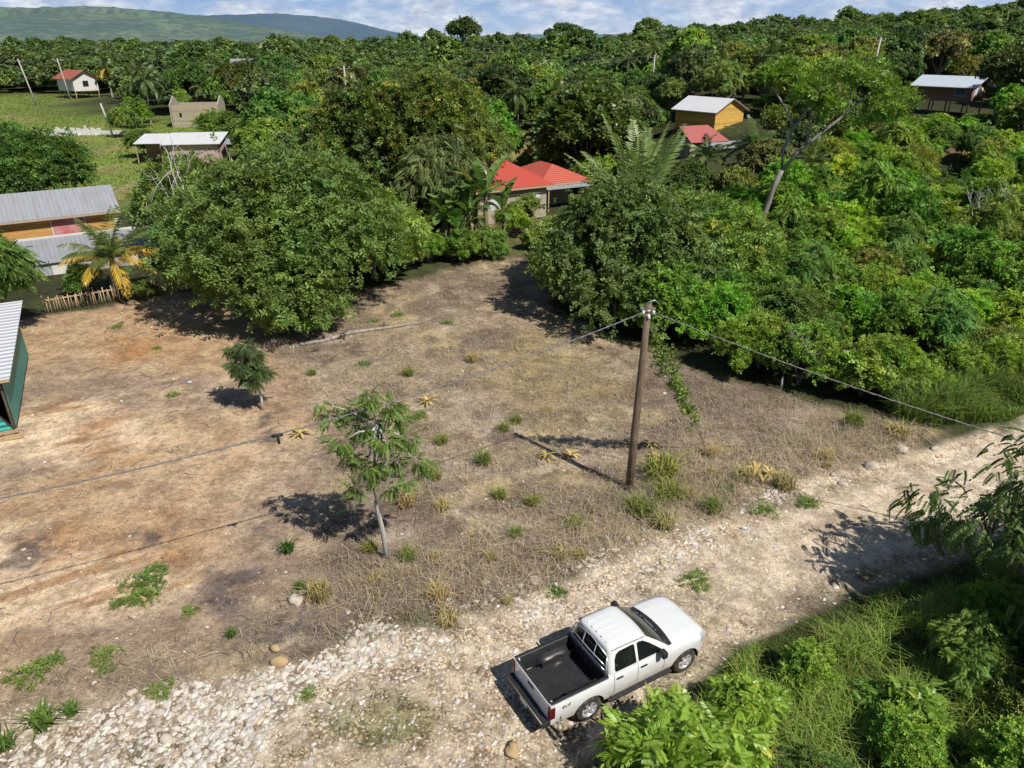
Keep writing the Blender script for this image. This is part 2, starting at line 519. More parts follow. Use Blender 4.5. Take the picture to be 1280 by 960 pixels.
# haze lightens the blue low down
blue = ramp(wt, [(0, (9.0, 12.2, 17.0)), (.05, (5.2, 8.8, 15.5)), (.16, (1.6, 3.0, 6.6)), (.5, (.8, 1.7, 3.9))]); wt.links.new(sep.outputs[2], blue.inputs[0])
base = mixrgba(wt, sky.outputs[0], blue.outputs[0], .85)
fade = ramp(wt, [(.0, (1, 1, 1)), (.08, (.8, .8, .8)), (.2, (.12, .12, .12))]); wt.links.new(sep.outputs[2], fade.inputs[0])
cm = N(wt, 'ShaderNodeMath', operation='MULTIPLY'); wt.links.new(cr.outputs[0], cm.inputs[0]); wt.links.new(fade.outputs[0], cm.inputs[1])
skyc = mixrgba(wt, base, ccol.outputs[0], cm.outputs[0])
bg = wt.nodes.new('ShaderNodeBackground'); bg.inputs['Strength'].default_value = .05
wt.links.new(skyc, bg.inputs[0]); wt.links.new(bg.outputs[0], wo.inputs[0])

sl = bpy.data.lights.new('sun', 'SUN'); sl.energy = 5.0; sl.angle = R(.53); sl.color = (1, .945, .86)
so = link(bpy.data.objects.new('sun', sl))
sdir = Vector((SUN_DIR.x * math.cos(SUN_EL), SUN_DIR.y * math.cos(SUN_EL), math.sin(SUN_EL)))
so.rotation_euler = sdir.to_track_quat('Z', 'Y').to_euler(); so.location = (30, -30, 60)

cam = bpy.data.cameras.new('camera'); co = link(bpy.data.objects.new('camera', cam))
cam.sensor_width = 36; cam.lens = 36 * F_PX / 1280; cam.clip_start = .5; cam.clip_end = 12000
co.location = (0, 0, CAM_H); co.rotation_euler = (math.pi / 2 - PITCH, 0, 0); scene.camera = co
scene.view_settings.view_transform = 'Standard'; scene.view_settings.look = 'None'; scene.view_settings.exposure = 0
scene.render.engine = 'CYCLES'
cy = scene.cycles
cy.max_bounces = 5; cy.diffuse_bounces = 2; cy.glossy_bounces = 2; cy.transmission_bounces = 2; cy.transparent_max_bounces = 2
cy.caustics_reflective = False; cy.caustics_refractive = False; cy.sample_clamp_indirect = 4
cy.use_adaptive_sampling = True; cy.adaptive_threshold = .02; cy.use_denoising = True

# ------------------------------------------------------------------ ground
def poly_mask(x, y, poly, soft=.6, wob=.8, seed=0):
    """soft mask of a polygon in plan, its edge wobbling with noise"""
    poly = np.array(poly, float)
    xx = x + wob * (fbm(x, y, 2.2, 3, seed) - .5) * 2; yy = y + wob * (fbm(x, y, 2.2, 3, seed + 50) - .5) * 2
    ins = np.zeros(np.shape(x), bool); dist = np.full(np.shape(x), 1e9)
    n = len(poly)
    for i in range(n):
        ax, ay = poly[i]; bx, by = poly[(i + 1) % n]
        cross = ((ay > yy) != (by > yy)) & (xx < (bx - ax) * (yy - ay) / ((by - ay) + 1e-12) + ax)
        ins ^= cross
        dx_, dy_ = bx - ax, by - ay
        t = np.clip(((xx - ax) * dx_ + (yy - ay) * dy_) / (dx_ * dx_ + dy_ * dy_), 0, 1)
        dist = np.minimum(dist, np.hypot(xx - ax - t * dx_, yy - ay - t * dy_))
    sd = np.where(ins, -dist, dist)
    return sm(soft, -soft, sd) if False else 1 - sm(-soft, soft, sd)


LOT = [(-33, 36), (-22, 45), (-9, 46), (-1.2, 54), (1.5, 52), (2.2, 41), (9, 33), (14, 28.8), (17.5, 26.8), (14.5, 24), (7, 20), (3, 18), (-5, 14.5), (-14, 11.5), (-40, 2), (-44, 20)]
BARE = [(-36, 40), (-25, 43), (-17, 41), (-10.5, 33), (-8, 28), (-7, 24), (-6.2, 21), (-6.6, 17), (-8, 14.6), (-14, 12.8), (-44, 4), (-46, 25)]
SCRAPE = [[(-24, 27.0), (-19.5, 29.2), (-15.5, 28.8), (-14.2, 26.4), (-15.5, 24.0), (-19, 24.2), (-24, 23.5)],
          [(-20, 20.5), (-11.5, 18.6), (-9.2, 17.2), (-10.5, 16.2), (-14, 15.6), (-20, 13.5)]]
ORANGE = [[(-17.8, 28), (-16.5, 28.4), (-15.6, 26.2), (-14.2, 24.4), (-15.8, 23.8), (-17, 25.2)], [(-16, 20), (-11.2, 21.5), (-9.4, 19.5), (-10, 18.4), (-14, 18.6)],
          [(-23, 37.5), (-18, 38.5), (-16, 35.5), (-20, 33.5)]]
BURNT = [[ground_point(*p) for p in q] for q in ([(280, 812), (325, 780), (405, 768), (424, 790), (335, 815)], [(250, 750), (278, 702), (345, 705), (338, 760), (290, 778)], [(15, 672), (70, 655), (98, 690), (60, 716), (10, 708)],
         [(300, 655), (345, 640), (352, 682), (308, 702)], [(158, 662), (212, 650), (218, 682), (165, 692)], [(320, 520), (360, 505), (352, 560), (322, 590)], [(430, 780), (520, 790), (500, 810), (440, 806)], [(330, 900), (362, 880), (352, 958), (318, 960)])]
STONEBED = [ground_point(*p) for p in ((-40, 1010), (0, 935), (60, 905), (150, 884), (300, 852), (440, 795), (478, 800), (478, 838), (405, 852), (345, 884), (322, 960), (310, 1010))]
WOODCHIP = [[(-10.2, 31.2), (-7.4, 31.6), (-6.4, 30), (-9.2, 29)], [(-2.6, 28.1), (-1.4, 28.6), (-1.1, 27.0), (-2.3, 26.6)], [(-2.6, 39.9), (-1.2, 40.7), (-.6, 39.9), (-2, 39.2)], [(.2, 20.6), (1.4, 21.0), (1.2, 19.8), (.2, 19.7)]]
MEADOW = [(-38, 70), (-34, 88), (-42, 105), (-34, 126), (-62, 150), (-86, 160), (-110, 178), (-112, 215), (-150, 225), (-175, 170), (-120, 140), (-92, 122), (-72, 96), (-58, 76), (-48, 66)]
FIELD2 = [(-5, 100), (-4, 128), (9, 128), (10, 98)]
CLEAR3 = [(52, 89), (52, 95), (58, 96), (57, 90)]
YARD = [(-4, 54), (-6, 66), (6, 66), (3, 53)]
GRASSR = [(16.5, 26.8), (17.8, 30), (24, 33), (30, 34), (28, 31.5), (21, 27.3)]
GRASSF = [(4.6, 13.2), (6.2, 14.6), (8.2, 15.7), (10.4, 16.6), (13, 17.8), (17, 19), (22, 20), (22, 4), (1.5, 4), (1.6, 10.5)]


def axis_points(a0, a1, step, lo, hi, grow=1.16):
    mid = list(np.arange(a0, a1, step)); left = []; d = step; p = a0
    while p > lo:
        d *= grow; p -= d; left.append(p)
    right = []; d = step; p = mid[-1]
    while p < hi:
        d *= grow; p += d; right.append(p)
    return np.array(left[::-1] + mid + right)


gx = axis_points(-40, 31, .16, -6000, 6000); gy = axis_points(7.5, 60, .15, -3000, 9000)
GX, GY = np.meshgrid(gx, gy); X, Y = GX.ravel(), GY.ravel()
Z = height(X, Y)


def lerp3(c, new, m):
    return c * (1 - m[:, None]) + np.array(new)[None, :] * m[:, None]


n1 = fbm(X, Y, 5, 4, 1); n2 = fbm(X, Y, 1.6, 4, 2); n3 = fbm(X, Y, .5, 3, 3); n4 = fbm(X, Y, 12, 3, 4)
C = np.tile(np.array([.045, .05, .022]), (len(X), 1))
C = lerp3(C, (.065, .075, .03), sm(.4, .7, n1))
mead = poly_mask(X, Y, MEADOW, 4, 5, 11)
mc = lerp3(np.tile(np.array([.20, .28, .055]), (len(X), 1)), (.32, .29, .12), sm(.50, .72, fbm(X, Y, 9, 4, 21)))
mc = lerp3(mc, (.12, .20, .04), sm(.45, .8, n2) * .6)
C = C * (1 - mead[:, None]) + mc * mead[:, None]
f2 = poly_mask(X, Y, FIELD2, 2, 2, 12); C = lerp3(C, (.30, .235, .09), f2 * (.6 + .4 * sm(.3, .6, n2)))
f3 = poly_mask(X, Y, CLEAR3, 1.5, 1, 13); C = lerp3(C, (.26, .18, .10), f3)
yd = poly_mask(X, Y, YARD, 1.2, 1, 14); C = lerp3(C, (.12, .125, .05), yd); C = lerp3(C, (.22, .17, .10), yd * sm(.5, .65, n2))
lot = poly_mask(X, Y, LOT, .8, 1.0, 15)
dry = np.tile(np.array([.385, .305, .215]), (len(X), 1))
dry = lerp3(dry, (.205, .158, .128), sm(.40, .60, n1) * .85)
dry = lerp3(dry, (.52, .42, .24), sm(.50, .72, fbm(X, Y, 3.0, 4, 31)) * .75)
dry = lerp3(dry, (.52, .44, .36), sm(.52, .75, n2) * .6)
dry = lerp3(dry, (.13, .095, .078), sm(.52, .70, fbm(X, Y, 1.0, 3, 33)) * .6)
dry = lerp3(dry, (.36, .29, .13), poly_mask(X, Y, [(.3, 38), (4, 36), (5.5, 31), (1.5, 28.5), (-1, 33)], 1.5, 1.4, 35) * .6)
C = C * (1 - lot[:, None]) + dry * lot[:, None]
bare = poly_mask(X, Y, BARE, 1.2, 1.6, 16) * lot
bc = np.tile(np.array([.47, .325, .195]), (len(X), 1))
bc = lerp3(bc, (.58, .43, .275), sm(.45, .7, n1) * .8)
bc = lerp3(bc, (.33, .215, .125), sm(.5, .72, n2) * .55)
bc = lerp3(bc, (.28, .225, .19), sm(.55, .74, n4) * .6)
bc = lerp3(bc, (.60, .47, .30), sm(.55, .75, fbm(X * .6 + Y * .4, Y * .8 - X * .5, .8, 3, 36)) * .5)
C = C * (1 - bare[:, None]) + bc * bare[:, None]
for i, p in enumerate(SCRAPE):
    # machine scrapes: streaks along the blade's travel
    st = fbm((X * .86 + Y * .5) * .22, (-X * .5 + Y * .86) * 1.5, .9, 4, 41 + i)
    C = lerp3(C, (.78, .61, .42), poly_mask(X, Y, p, .9, 1.3, 42 + i) * (.45 + .65 * sm(.35, .62, st)))
    C = lerp3(C, (.38, .225, .115), poly_mask(X, Y, p, .7, 1.3, 44 + i) * sm(.55, .68, st) * .85)
for i, p in enumerate(ORANGE):
    C = lerp3(C, (.42, .22, .10), poly_mask(X, Y, p, .8, 1.2, 46 + i) * (.3 + .5 * sm(.4, .6, n2)))
for i, p in enumerate(BURNT):
    C = lerp3(C, (.105, .092, .092), poly_mask(X, Y, p, .5, 1.0, 51 + i) * (.12 + .62 * sm(.44, .53, n3 * .75 + n2 * .25)))
for i, p in enumerate(WOODCHIP):
    C = lerp3(C, (.50, .41, .30), poly_mask(X, Y, p, .6, .9, 56 + i) * sm(.40, .58, n3) * .8)
# road: crushed limestone
rv = road_v(X, Y) + .10 * (fbm(X, Y, 2.0, 3, 61) - .5)
road = sm(-.02, .10, rv) * (1 - sm(.93, 1.06, rv))
rc = np.tile(np.array([.66, .55, .41]), (len(X), 1))
rc = lerp3(rc, (.48, .39, .275), sm(.5, .7, n2) * .6)
rc = lerp3(rc, (.72, .62, .49), sm(.5, .7, n1) * .7)
tan = sm(3.5, 7.5, X) * sm(.12, .3, rv) * (1 - sm(.7, .92, rv))
moss = (1 - tan) * sm(.50, .66, fbm(X, Y, 2.4, 4, 62)) * (1 - sm(.75, .95, rv))
moss = moss * (1 - poly_mask(X, Y, STONEBED, .4, .5, 73))
rc = lerp3(rc, (.20, .205, .085), moss * .7)
sbed = poly_mask(X, Y, STONEBED, .4, .5, 73); rc = lerp3(rc, (.40, .34, .27), sbed * .8)
trk = np.maximum(np.exp(-((rv - .36) / .075) ** 2), np.exp(-((rv - .74) / .075) ** 2)) * (1 - sbed)
rc = lerp3(rc, (.70, .60, .47), trk * .45 * (.4 + .6 * sm(.35, .6, n2)))
rc = lerp3(rc, (.17, .14, .11), sm(.60, .75, fbm(X, Y, 1.8, 3, 64)) * (1 - tan) * .6)
C = C * (1 - road[:, None]) + rc * road[:, None]
gf = poly_mask(X, Y, GRASSF, .5, .7, 71); C = lerp3(C, (.05, .065, .022), gf)
gr = poly_mask(X, Y, GRASSR, .5, .6, 72); C = lerp3(C, (.06, .085, .025), gr)
stone = road * np.clip(1 - tan * .75, 0, 1) * (1 - gf)
straw = lot * (1 - bare * .65) * (1 - road)
cols = np.clip(C, 0, 1)
nx, ny = len(gx), len(gy)
idx = np.arange(nx * ny).reshape(ny, nx)
quads = np.stack([idx[:-1, :-1], idx[:-1, 1:], idx[1:, 1:], idx[1:, :-1]], -1).reshape(-1, 4)

m, nt, bsdf, out = newmat('ground_surface')
at = N(nt, 'ShaderNodeAttribute', attribute_name='col'); a2 = N(nt, 'ShaderNodeAttribute', attribute_name='masks')
sx = N(nt, 'ShaderNodeSeparateColor'); nt.links.new(a2.outputs['Color'], sx.inputs[0])
tc = N(nt, 'ShaderNodeTexCoord'); P3 = tc.outputs['Object']
nA = N(nt, 'ShaderNodeTexNoise', Scale=4.5, Detail=10.0, Roughness=.72); nt.links.new(P3, nA.inputs['Vector'])
nB = N(nt, 'ShaderNodeTexNoise', Scale=22.0, Detail=6.0, Roughness=.7); nt.links.new(P3, nB.inputs['Vector'])
rA = ramp(nt, [(.28, (.55, .52, .50)), (.5, (1, 1, 1)), (.72, (1.38, 1.36, 1.32))]); nt.links.new(nA.outputs[0], rA.inputs[0])
c = mixrgba(nt, at.outputs['Color'], rA.outputs[0], 1.0, 'MULTIPLY')
rB = ramp(nt, [(.28, (.50, .49, .48)), (.5, (1, 1, 1)), (.72, (1.42, 1.42, 1.42))]); nt.links.new(nB.outputs[0], rB.inputs[0])
c = mixrgba(nt, c, rB.outputs[0], .9, 'MULTIPLY')
# scattered pebbles and clods
for sc_, lo_, hi_, colr in ((7.0, .86, .15, (.62, .54, .43)), (15.0, .80, .19, (.58, .48, .36)), (10.0, .84, .22, (.15, .105, .075))):
    vp = N(nt, 'ShaderNodeTexVoronoi', Scale=sc_, Randomness=1.0); nt.links.new(P3, vp.inputs['Vector'])
    cw = N(nt, 'ShaderNodeSeparateColor'); nt.links.new(vp.outputs['Color'], cw.inputs[0])
    g1 = N(nt, 'ShaderNodeMath', operation='GREATER_THAN'); g1.inputs[1].default_value = lo_; nt.links.new(cw.outputs[0], g1.inputs[0])
    g2 = N(nt, 'ShaderNodeMath', operation='LESS_THAN'); g2.inputs[1].default_value = hi_; nt.links.new(vp.outputs['Distance'], g2.inputs[0])
    g3 = N(nt, 'ShaderNodeMath', operation='MULTIPLY'); nt.links.new(g1.outputs[0], g3.inputs[0]); nt.links.new(g2.outputs[0], g3.inputs[1])
    g4 = N(nt, 'ShaderNodeMath', operation='MULTIPLY'); nt.links.new(g3.outputs[0], g4.inputs[0]); nt.links.new(sx.outputs[2], g4.inputs[1])
    c = mixrgba(nt, c, colr, g4.outputs[0])
nC = N(nt, 'ShaderNodeTexNoise', Scale=.9, Detail=13.0, Roughness=.78); nt.links.new(P3, nC.inputs['Vector'])
rC = ramp(nt, [(.40, (.66, .63, .62)), (.485, (.80, .78, .77)), (.50, (1, 1, 1)), (.62, (1.16, 1.15, 1.13))]); nt.links.new(nC.outputs[0], rC.inputs[0])
c = mixrgba(nt, c, rC.outputs[0], .85, 'MULTIPLY')
# matted straw: two families of fine fibres
bumpin = nB.outputs[0]
for ang, seed in ((.6, 0), (2.1, 5)):
    mp = N(nt, 'ShaderNodeMapping'); mp.inputs['Rotation'].default_value = (0, 0, ang); mp.inputs['Scale'].default_value = (3.5, 34, 1); mp.inputs['Location'].default_value = (seed, seed, 0)
    ds = N(nt, 'ShaderNodeTexNoise', Scale=1.3, Detail=3.0); nt.links.new(P3, ds.inputs['Vector'])
    ad = N(nt, 'ShaderNodeVectorMath', operation='MULTIPLY_ADD'); ad.inputs[1].default_value = (1.2, 1.2, 0); nt.links.new(ds.outputs['Color'], ad.inputs[0]); nt.links.new(P3, ad.inputs[2])
    nt.links.new(ad.outputs[0], mp.inputs[0])
    fb = N(nt, 'ShaderNodeTexNoise', Scale=1.0, Detail=5.0, Roughness=.6); nt.links.new(mp.outputs[0], fb.inputs['Vector'])
    rf = ramp(nt, [(.32, (.45, .42, .40)), (.5, (.95, .95, .95)), (.68, (1.55, 1.5, 1.38))]); nt.links.new(fb.outputs[0], rf.inputs[0])
    mu = N(nt, 'ShaderNodeMath', operation='MULTIPLY'); mu.inputs[1].default_value = .6; nt.links.new(sx.outputs[0], mu.inputs[0])
    c = mixrgba(nt, c, mixrgba(nt, c, rf.outputs[0], 1.0, 'MULTIPLY'), mu.outputs[0])
# embedded stones
dn = N(nt, 'ShaderNodeTexNoise', Scale=7.0, Detail=4.0); nt.links.new(P3, dn.inputs['Vector'])
dv = N(nt, 'ShaderNodeVectorMath', operation='MULTIPLY_ADD'); dv.inputs[1].default_value = (.12, .12, .0); nt.links.new(dn.outputs['Color'], dv.inputs[0]); nt.links.new(P3, dv.inputs[2])
vo = N(nt, 'ShaderNodeTexVoronoi', Scale=12.5, Randomness=1.0); nt.links.new(dv.outputs[0], vo.inputs['Vector'])
rv_ = ramp(nt, [(.0, (1.22, 1.2, 1.15)), (.40, (1.05, 1.03, 1.0)), (.62, (.42, .38, .33))]); nt.links.new(vo.outputs['Distance'], rv_.inputs[0])
gv = N(nt, 'ShaderNodeRGBToBW'); nt.links.new(vo.outputs['Color'], gv.inputs[0])
rg2 = ramp(nt, [(.15, (.60, .56, .50)), (.5, (1, 1, 1)), (.8, (1.22, 1.22, 1.2))]); nt.links.new(gv.outputs[0], rg2.inputs[0])
sn = N(nt, 'ShaderNodeTexNoise', Scale=1.6, Detail=5.0); nt.links.new(P3, sn.inputs['Vector'])
sr = ramp(nt, [(.38, (.15, .15, .15)), (.62, (.9, .9, .9))]); nt.links.new(sn.outputs[0], sr.inputs[0])
sf = N(nt, 'ShaderNodeMath', operation='MULTIPLY'); nt.links.new(sx.outputs[1], sf.inputs[0]); nt.links.new(sr.outputs[0], sf.inputs[1])
cst = mixrgba(nt, mixrgba(nt, c, rv_.outputs[0], 1.0, 'MULTIPLY'), rg2.outputs[0], 1.0, 'MULTIPLY')
c = mixrgba(nt, c, cst, sf.outputs[0])
nt.links.new(c, bsdf.inputs['Base Color']); bsdf.inputs['Roughness'].default_value = .95; bsdf.inputs['Specular IOR Level'].default_value = .15
b1 = N(nt, 'ShaderNodeBump', Strength=.8, Distance=.08); nt.links.new(nA.outputs[0], b1.inputs['Height'])
b2 = N(nt, 'ShaderNodeBump', Strength=.5, Distance=.025); nt.links.new(nB.outputs[0], b2.inputs['Height']); nt.links.new(b1.outputs[0], b2.inputs['Normal'])
nt.links.new(b2.outputs[0], bsdf.inputs['Normal'])
M_GROUND = m
me = np_mesh('ground', np.stack([X, Y, Z], 1), [quads], M_GROUND, cols, smooth=True)
mk = np.zeros((len(X), 4), np.float32); mk[:, 0] = straw; mk[:, 1] = stone; mk[:, 2] = np.clip(lot + road, 0, 1) * .85; mk[:, 3] = 1
a = me.attributes.new('masks', 'FLOAT_COLOR', 'POINT'); a.data.foreach_set('color', mk.ravel())
tag(obj('ground', me), kind='structure')

# ------------------------------------------------------------------ far hills
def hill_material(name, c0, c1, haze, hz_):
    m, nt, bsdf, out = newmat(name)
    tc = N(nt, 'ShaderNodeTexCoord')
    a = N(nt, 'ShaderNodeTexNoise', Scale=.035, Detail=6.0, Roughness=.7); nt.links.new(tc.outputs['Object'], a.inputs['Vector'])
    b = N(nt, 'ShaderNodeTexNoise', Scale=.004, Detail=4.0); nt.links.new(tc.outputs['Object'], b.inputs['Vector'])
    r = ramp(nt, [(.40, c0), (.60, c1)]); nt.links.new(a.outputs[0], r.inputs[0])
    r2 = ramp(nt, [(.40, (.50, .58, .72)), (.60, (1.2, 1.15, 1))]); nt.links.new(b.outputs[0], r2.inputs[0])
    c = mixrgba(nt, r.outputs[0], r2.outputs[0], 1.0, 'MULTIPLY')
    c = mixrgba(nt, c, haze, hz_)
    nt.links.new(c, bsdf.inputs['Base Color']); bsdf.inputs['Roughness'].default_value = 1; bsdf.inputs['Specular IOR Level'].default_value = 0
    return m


def hills(prof, Yd, depth, mat, seed, step=11):
    us = np.array([p[0] for p in prof], float); vs = np.array([p[1] for p in prof], float)
    xs = np.arange((us[0] - 640) / 1015 * Yd, (us[-1] - 640) / 1015 * Yd, step); ys = np.arange(-depth, depth * .6, step * 1.5)
    XX, YY = np.meshgrid(xs, ys)
    u = XX / Yd * 1015 + 640
    crest = 14.8 + .000891 * (47 - np.interp(u, us, vs)) * Yd
    k = np.where(YY < 0, sm(-depth, 0, YY) ** .8, 1 - sm(0, depth * .6, YY) ** 1.5)
    g = fbm(XX, YY + seed * 900, 340, 3, seed)
    zz = (crest + 10) * k * np.where(YY < -60, .62 + .55 * g, 1) - 10 + 7 * (fbm(XX, YY, 30, 3, seed + 3) - .5) + 4 * (vnoise(XX, YY, 13, seed + 7) - .5)
    idx = np.arange(XX.size).reshape(XX.shape)
    q = np.stack([idx[:-1, :-1], idx[:-1, 1:], idx[1:, 1:], idx[1:, :-1]], -1).reshape(-1, 4)
    me = np_mesh('hills', np.stack([XX.ravel(), YY.ravel() + Yd, zz.ravel()], 1), [q], mat, smooth=True)
    return tag(obj('hills', me), kind='structure')


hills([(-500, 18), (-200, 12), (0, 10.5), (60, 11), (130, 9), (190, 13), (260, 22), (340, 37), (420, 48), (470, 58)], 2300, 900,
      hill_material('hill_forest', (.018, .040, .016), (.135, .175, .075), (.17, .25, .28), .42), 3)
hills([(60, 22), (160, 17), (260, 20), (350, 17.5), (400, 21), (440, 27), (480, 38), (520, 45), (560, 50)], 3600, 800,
      hill_material('cloud_shaded_hill_forest', (.02, .04, .03), (.06, .085, .055), (.13, .20, .30), .6), 5, 16)  # darker bluish tone puts cloud shadow into this ridge's colour
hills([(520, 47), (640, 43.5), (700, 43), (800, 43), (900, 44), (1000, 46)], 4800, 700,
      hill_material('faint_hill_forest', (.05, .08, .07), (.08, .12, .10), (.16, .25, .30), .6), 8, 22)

# ------------------------------------------------------------------ pickup truck
def pickup(loc, rz):
    t = thing('pickup_truck', 'white double cab pickup truck with empty black lined bed parked on the stony road', 'pickup truck', loc, rz)
    white = paint_material('white_paint', (.76, .78, .78), .26, .10, (.50, .47, .42), 2.2, 0, .5, .6)
    nt = white.node_tree; b_ = nt.nodes['Principled BSDF']; src_ = b_.inputs['Base Color'].links[0].from_socket
    tc = N(nt, 'ShaderNodeTexCoord'); sz_ = N(nt, 'ShaderNodeSeparateXYZ'); nt.links.new(tc.outputs['Object'], sz_.inputs[0])
    dn_ = N(nt, 'ShaderNodeTexNoise', Scale=5.0, Detail=8.0, Roughness=.7); nt.links.new(tc.outputs['Object'], dn_.inputs['Vector'])
    q_ = N(nt, 'ShaderNodeMath', operation='MULTIPLY_ADD'); q_.inputs[1].default_value = .55; nt.links.new(dn_.outputs[0], q_.inputs[0]); nt.links.new(sz_.outputs[2], q_.inputs[2])
    dr_ = ramp(nt, [(.50, (.75, .75, .75)), (.72, (.14, .14, .14)), (.9, (0, 0, 0))]); mr_ = N(nt, 'ShaderNodeMapRange'); mr_.inputs['From Max'].default_value = 1.35
    nt.links.new(q_.outputs[0], mr_.inputs['Value']); nt.links.new(mr_.outputs[0], dr_.inputs[0])
    nt.links.new(mixrgba(nt, src_, (.46, .38, .28), dr_.outputs[0]), b_.inputs['Base Color'])
    black = paint_material('black_plastic', (.022, .023, .026), .5, .5, (.07, .065, .06), 5)
    liner = paint_material('bed_liner_plastic', (.026, .027, .031), .36, .4, (.075, .07, .066), 4)
    glass = simple('tinted_glass', (.010, .012, .013), .06, 0, .6)
    wglass = simple('windshield_glass', (.030, .040, .036), .07, 0, .6)
    rubber = paint_material('tyre_rubber', (.028, .027, .026), .85, .8, (.16, .13, .10), 6)
    alloy = simple('alloy', (.60, .61, .62), .35, .45)
    chrome = simple('silver_tube', (.66, .68, .70), .28, .6)
    AX = (1.70, -1.39); RA = .455

    def zb(x):
        z = .43 if x < 2.2 else .40
        for a in AX:
            if abs(x - a) < RA: z = max(z, .36 + math.sqrt(RA * RA - (x - a) ** 2))
        return z

    def zt(x):
        if x < .98: return 1.10
        if x < 2.25: return 1.10 - .10 * ((x - .98) / 1.27) ** 1.3
        return 1.00 - .22 * ((x - 2.25) / .37) ** 1.8

    def W(x):
        w = .915
        for a in AX:
            w += .022 * max(0, 1 - ((x - a) / .62) ** 2)
        if x > 1.95: w -= .26 * ((x - 1.95) / .67) ** 2.6
        if x < -2.3: w -= .03 * ((-2.3 - x) / .22) ** 2
        return w

    def side(x, k):
        z0, z1 = zb(x), zt(x); z = z0 + (z1 - z0) * k
        y = W(x)
        if z > .84: y -= .05 * ((z - .84) / .26) ** 2
        else: y -= .035 * ((.84 - z) / .42) ** 2
        return y, z
    xs = sorted(set([round(v, 3) for v in np.arange(-2.52, 2.60, .08)] + [round(a + RA * math.cos(q), 3) for a in AX for q in np.linspace(0, math.pi, 17)] + [-.80, .98, 2.59, 2.62]))
    body = MB()
    for s in (-1, 1):
        P = []
        for x in xs:
            row = [(x, s * side(x, k / 7)[0], side(x, k / 7)[1]) for k in range(8)]
            P.append(row)
        body.grid(P)
        # turned-in wheel arch lip and dark well are added below
    # bonnet and belt deck
    Pd = []
    for x in [v for v in xs if v >= -.80]:
        yt, z1 = side(x, 1); row = []
        for q in np.linspace(-1, 1, 17):
            e = abs(q)
            crown = .055 * (1 - e ** 2.2) + (.012 * math.exp(-((e - .62) / .12) ** 2) if x > 1.1 else 0)
            if x > 2.25: crown *= max(0, 1 - ((x - 2.25) / .40) ** 2)
            row.append((x, yt * q, z1 + crown))
        Pd.append(row)
    body.grid(Pd)
    xe = xs[-1]
    body.face([(xe, side(xe, k / 7)[0], side(xe, k / 7)[1]) for k in range(8)] + [(xe, -side(xe, k / 7)[0], side(xe, k / 7)[1]) for k in range(7, -1, -1)])
    # rear corner posts
    for s in (-1, 1):
        body.box(-2.525, -2.40, s * .90 - (.16 if s > 0 else 0), s * .90 + (0 if s > 0 else .16), .50, 1.098, .015)
    body.build('body', white, t)
    # cab (greenhouse)
    def ring(x0, x1, hy, r, z, bow):
        pts = []
        for cx_, cy_, a0 in ((x1 - r, hy - r, 0), (x0 + r, hy - r, 90), (x0 + r, -hy + r, 180), (x1 - r, -hy + r, 270)):
            for k in range(7):
                a = R(a0 + 90 * k / 6); pts.append([cx_ + r * math.cos(a), cy_ + r * math.sin(a), z])
        full = []
        for i in range(28):
            p, q = pts[i], pts[(i + 1) % 28]; full.append(p)
            if i % 7 == 6:
                for f in np.linspace(0, 1, 10)[1:-1]: full.append([p[0] + (q[0] - p[0]) * f, p[1] + (q[1] - p[1]) * f, z])
        for p in full:
            if p[0] > (x0 + x1) / 2 + .3: p[0] += bow * (1 - (p[1] / hy) ** 2)
        return full
    RING = [(-.80, 1.13, .868, .10, 1.09), (-.80, 1.10, .865, .10, 1.14), (-.755, .79, .775, .12, 1.38), (-.70, .42, .672, .13, 1.645), (-.685, .37, .655, .13, 1.69),
            (-.655, .32, .615, .14, 1.722), (-.56, .20, .50, .15, 1.748), (-.36, .02, .30, .14, 1.765)]
    cab = MB()
    rr = [ring(a, b, h, r, z, .10 if z < 1.5 else .07) for a, b, h, r, z in RING]
    rows = cab.grid(rr, True, True)
    f = cab.bm.faces.new(rows[-1]); f.smooth = True
    for yy in (-.40, -.2, 0, .2, .40):
        cab.box(-.60, .02, yy - .030, yy + .030, 1.738 if abs(yy) > .3 else 1.752, 1.760 if abs(yy) > .3 else 1.774, .010)
    cab.build('cab', white, t)

    def ylat(z): return np.interp(z, [1.14, 1.38, 1.645], [.865, .775, .672])
    wins = {'front': [(.90, 1.155), (.76, 1.28), (.50, 1.49), (.33, 1.60), (.20, 1.625), (.135, 1.60), (.115, 1.16)],
            'rear': [(.045, 1.16), (.055, 1.60), (0, 1.625), (-.42, 1.615), (-.52, 1.57), (-.585, 1.45), (-.62, 1.20), (-.58, 1.16)]}
    for s in (-1, 1):
        for k, pl in wins.items():
            mb = MB(); pts = [(x, s * (ylat(z) + .006), z) for x, z in pl]
            vs = [mb.bm.verts.new(p) for p in pts]; mb.bm.faces.new(vs)
            mb.build('side_window', glass, t)
        # door outlines, handles, sill step, gutter strip
        mb = MB()
        for xx in (-.655, .085, .95):
            P = [[(xx + d, s * (side(xx, k / 7)[0] + .002), side(xx, k / 7)[1]) for d in (-.006, .006)] for k in range(1, 8)]
            mb.grid(P); mb.build('door_gap', black, t); mb = MB()
        mb.bm.free()
        for xx in (-.50, .26):
            yy, zz = side(xx, .82)
            mb = MB(); mb.box(xx - .095, xx + .095, s * (yy + .02) - .018, s * (yy + .02) + .018, zz - .016, zz + .016, .007); mb.build('door_handle', black, t)
        mb = MB(); mb.box(-.85, 1.16, s * .93 - .085, s * .93 + .085, .385, .43, .015)
        for xx in (-.6, .2, .95): mb.box(xx - .03, xx + .03, s * .80 - .06, s * .80 + .06, .36, .40)
        mb.build('running_board', black, t)
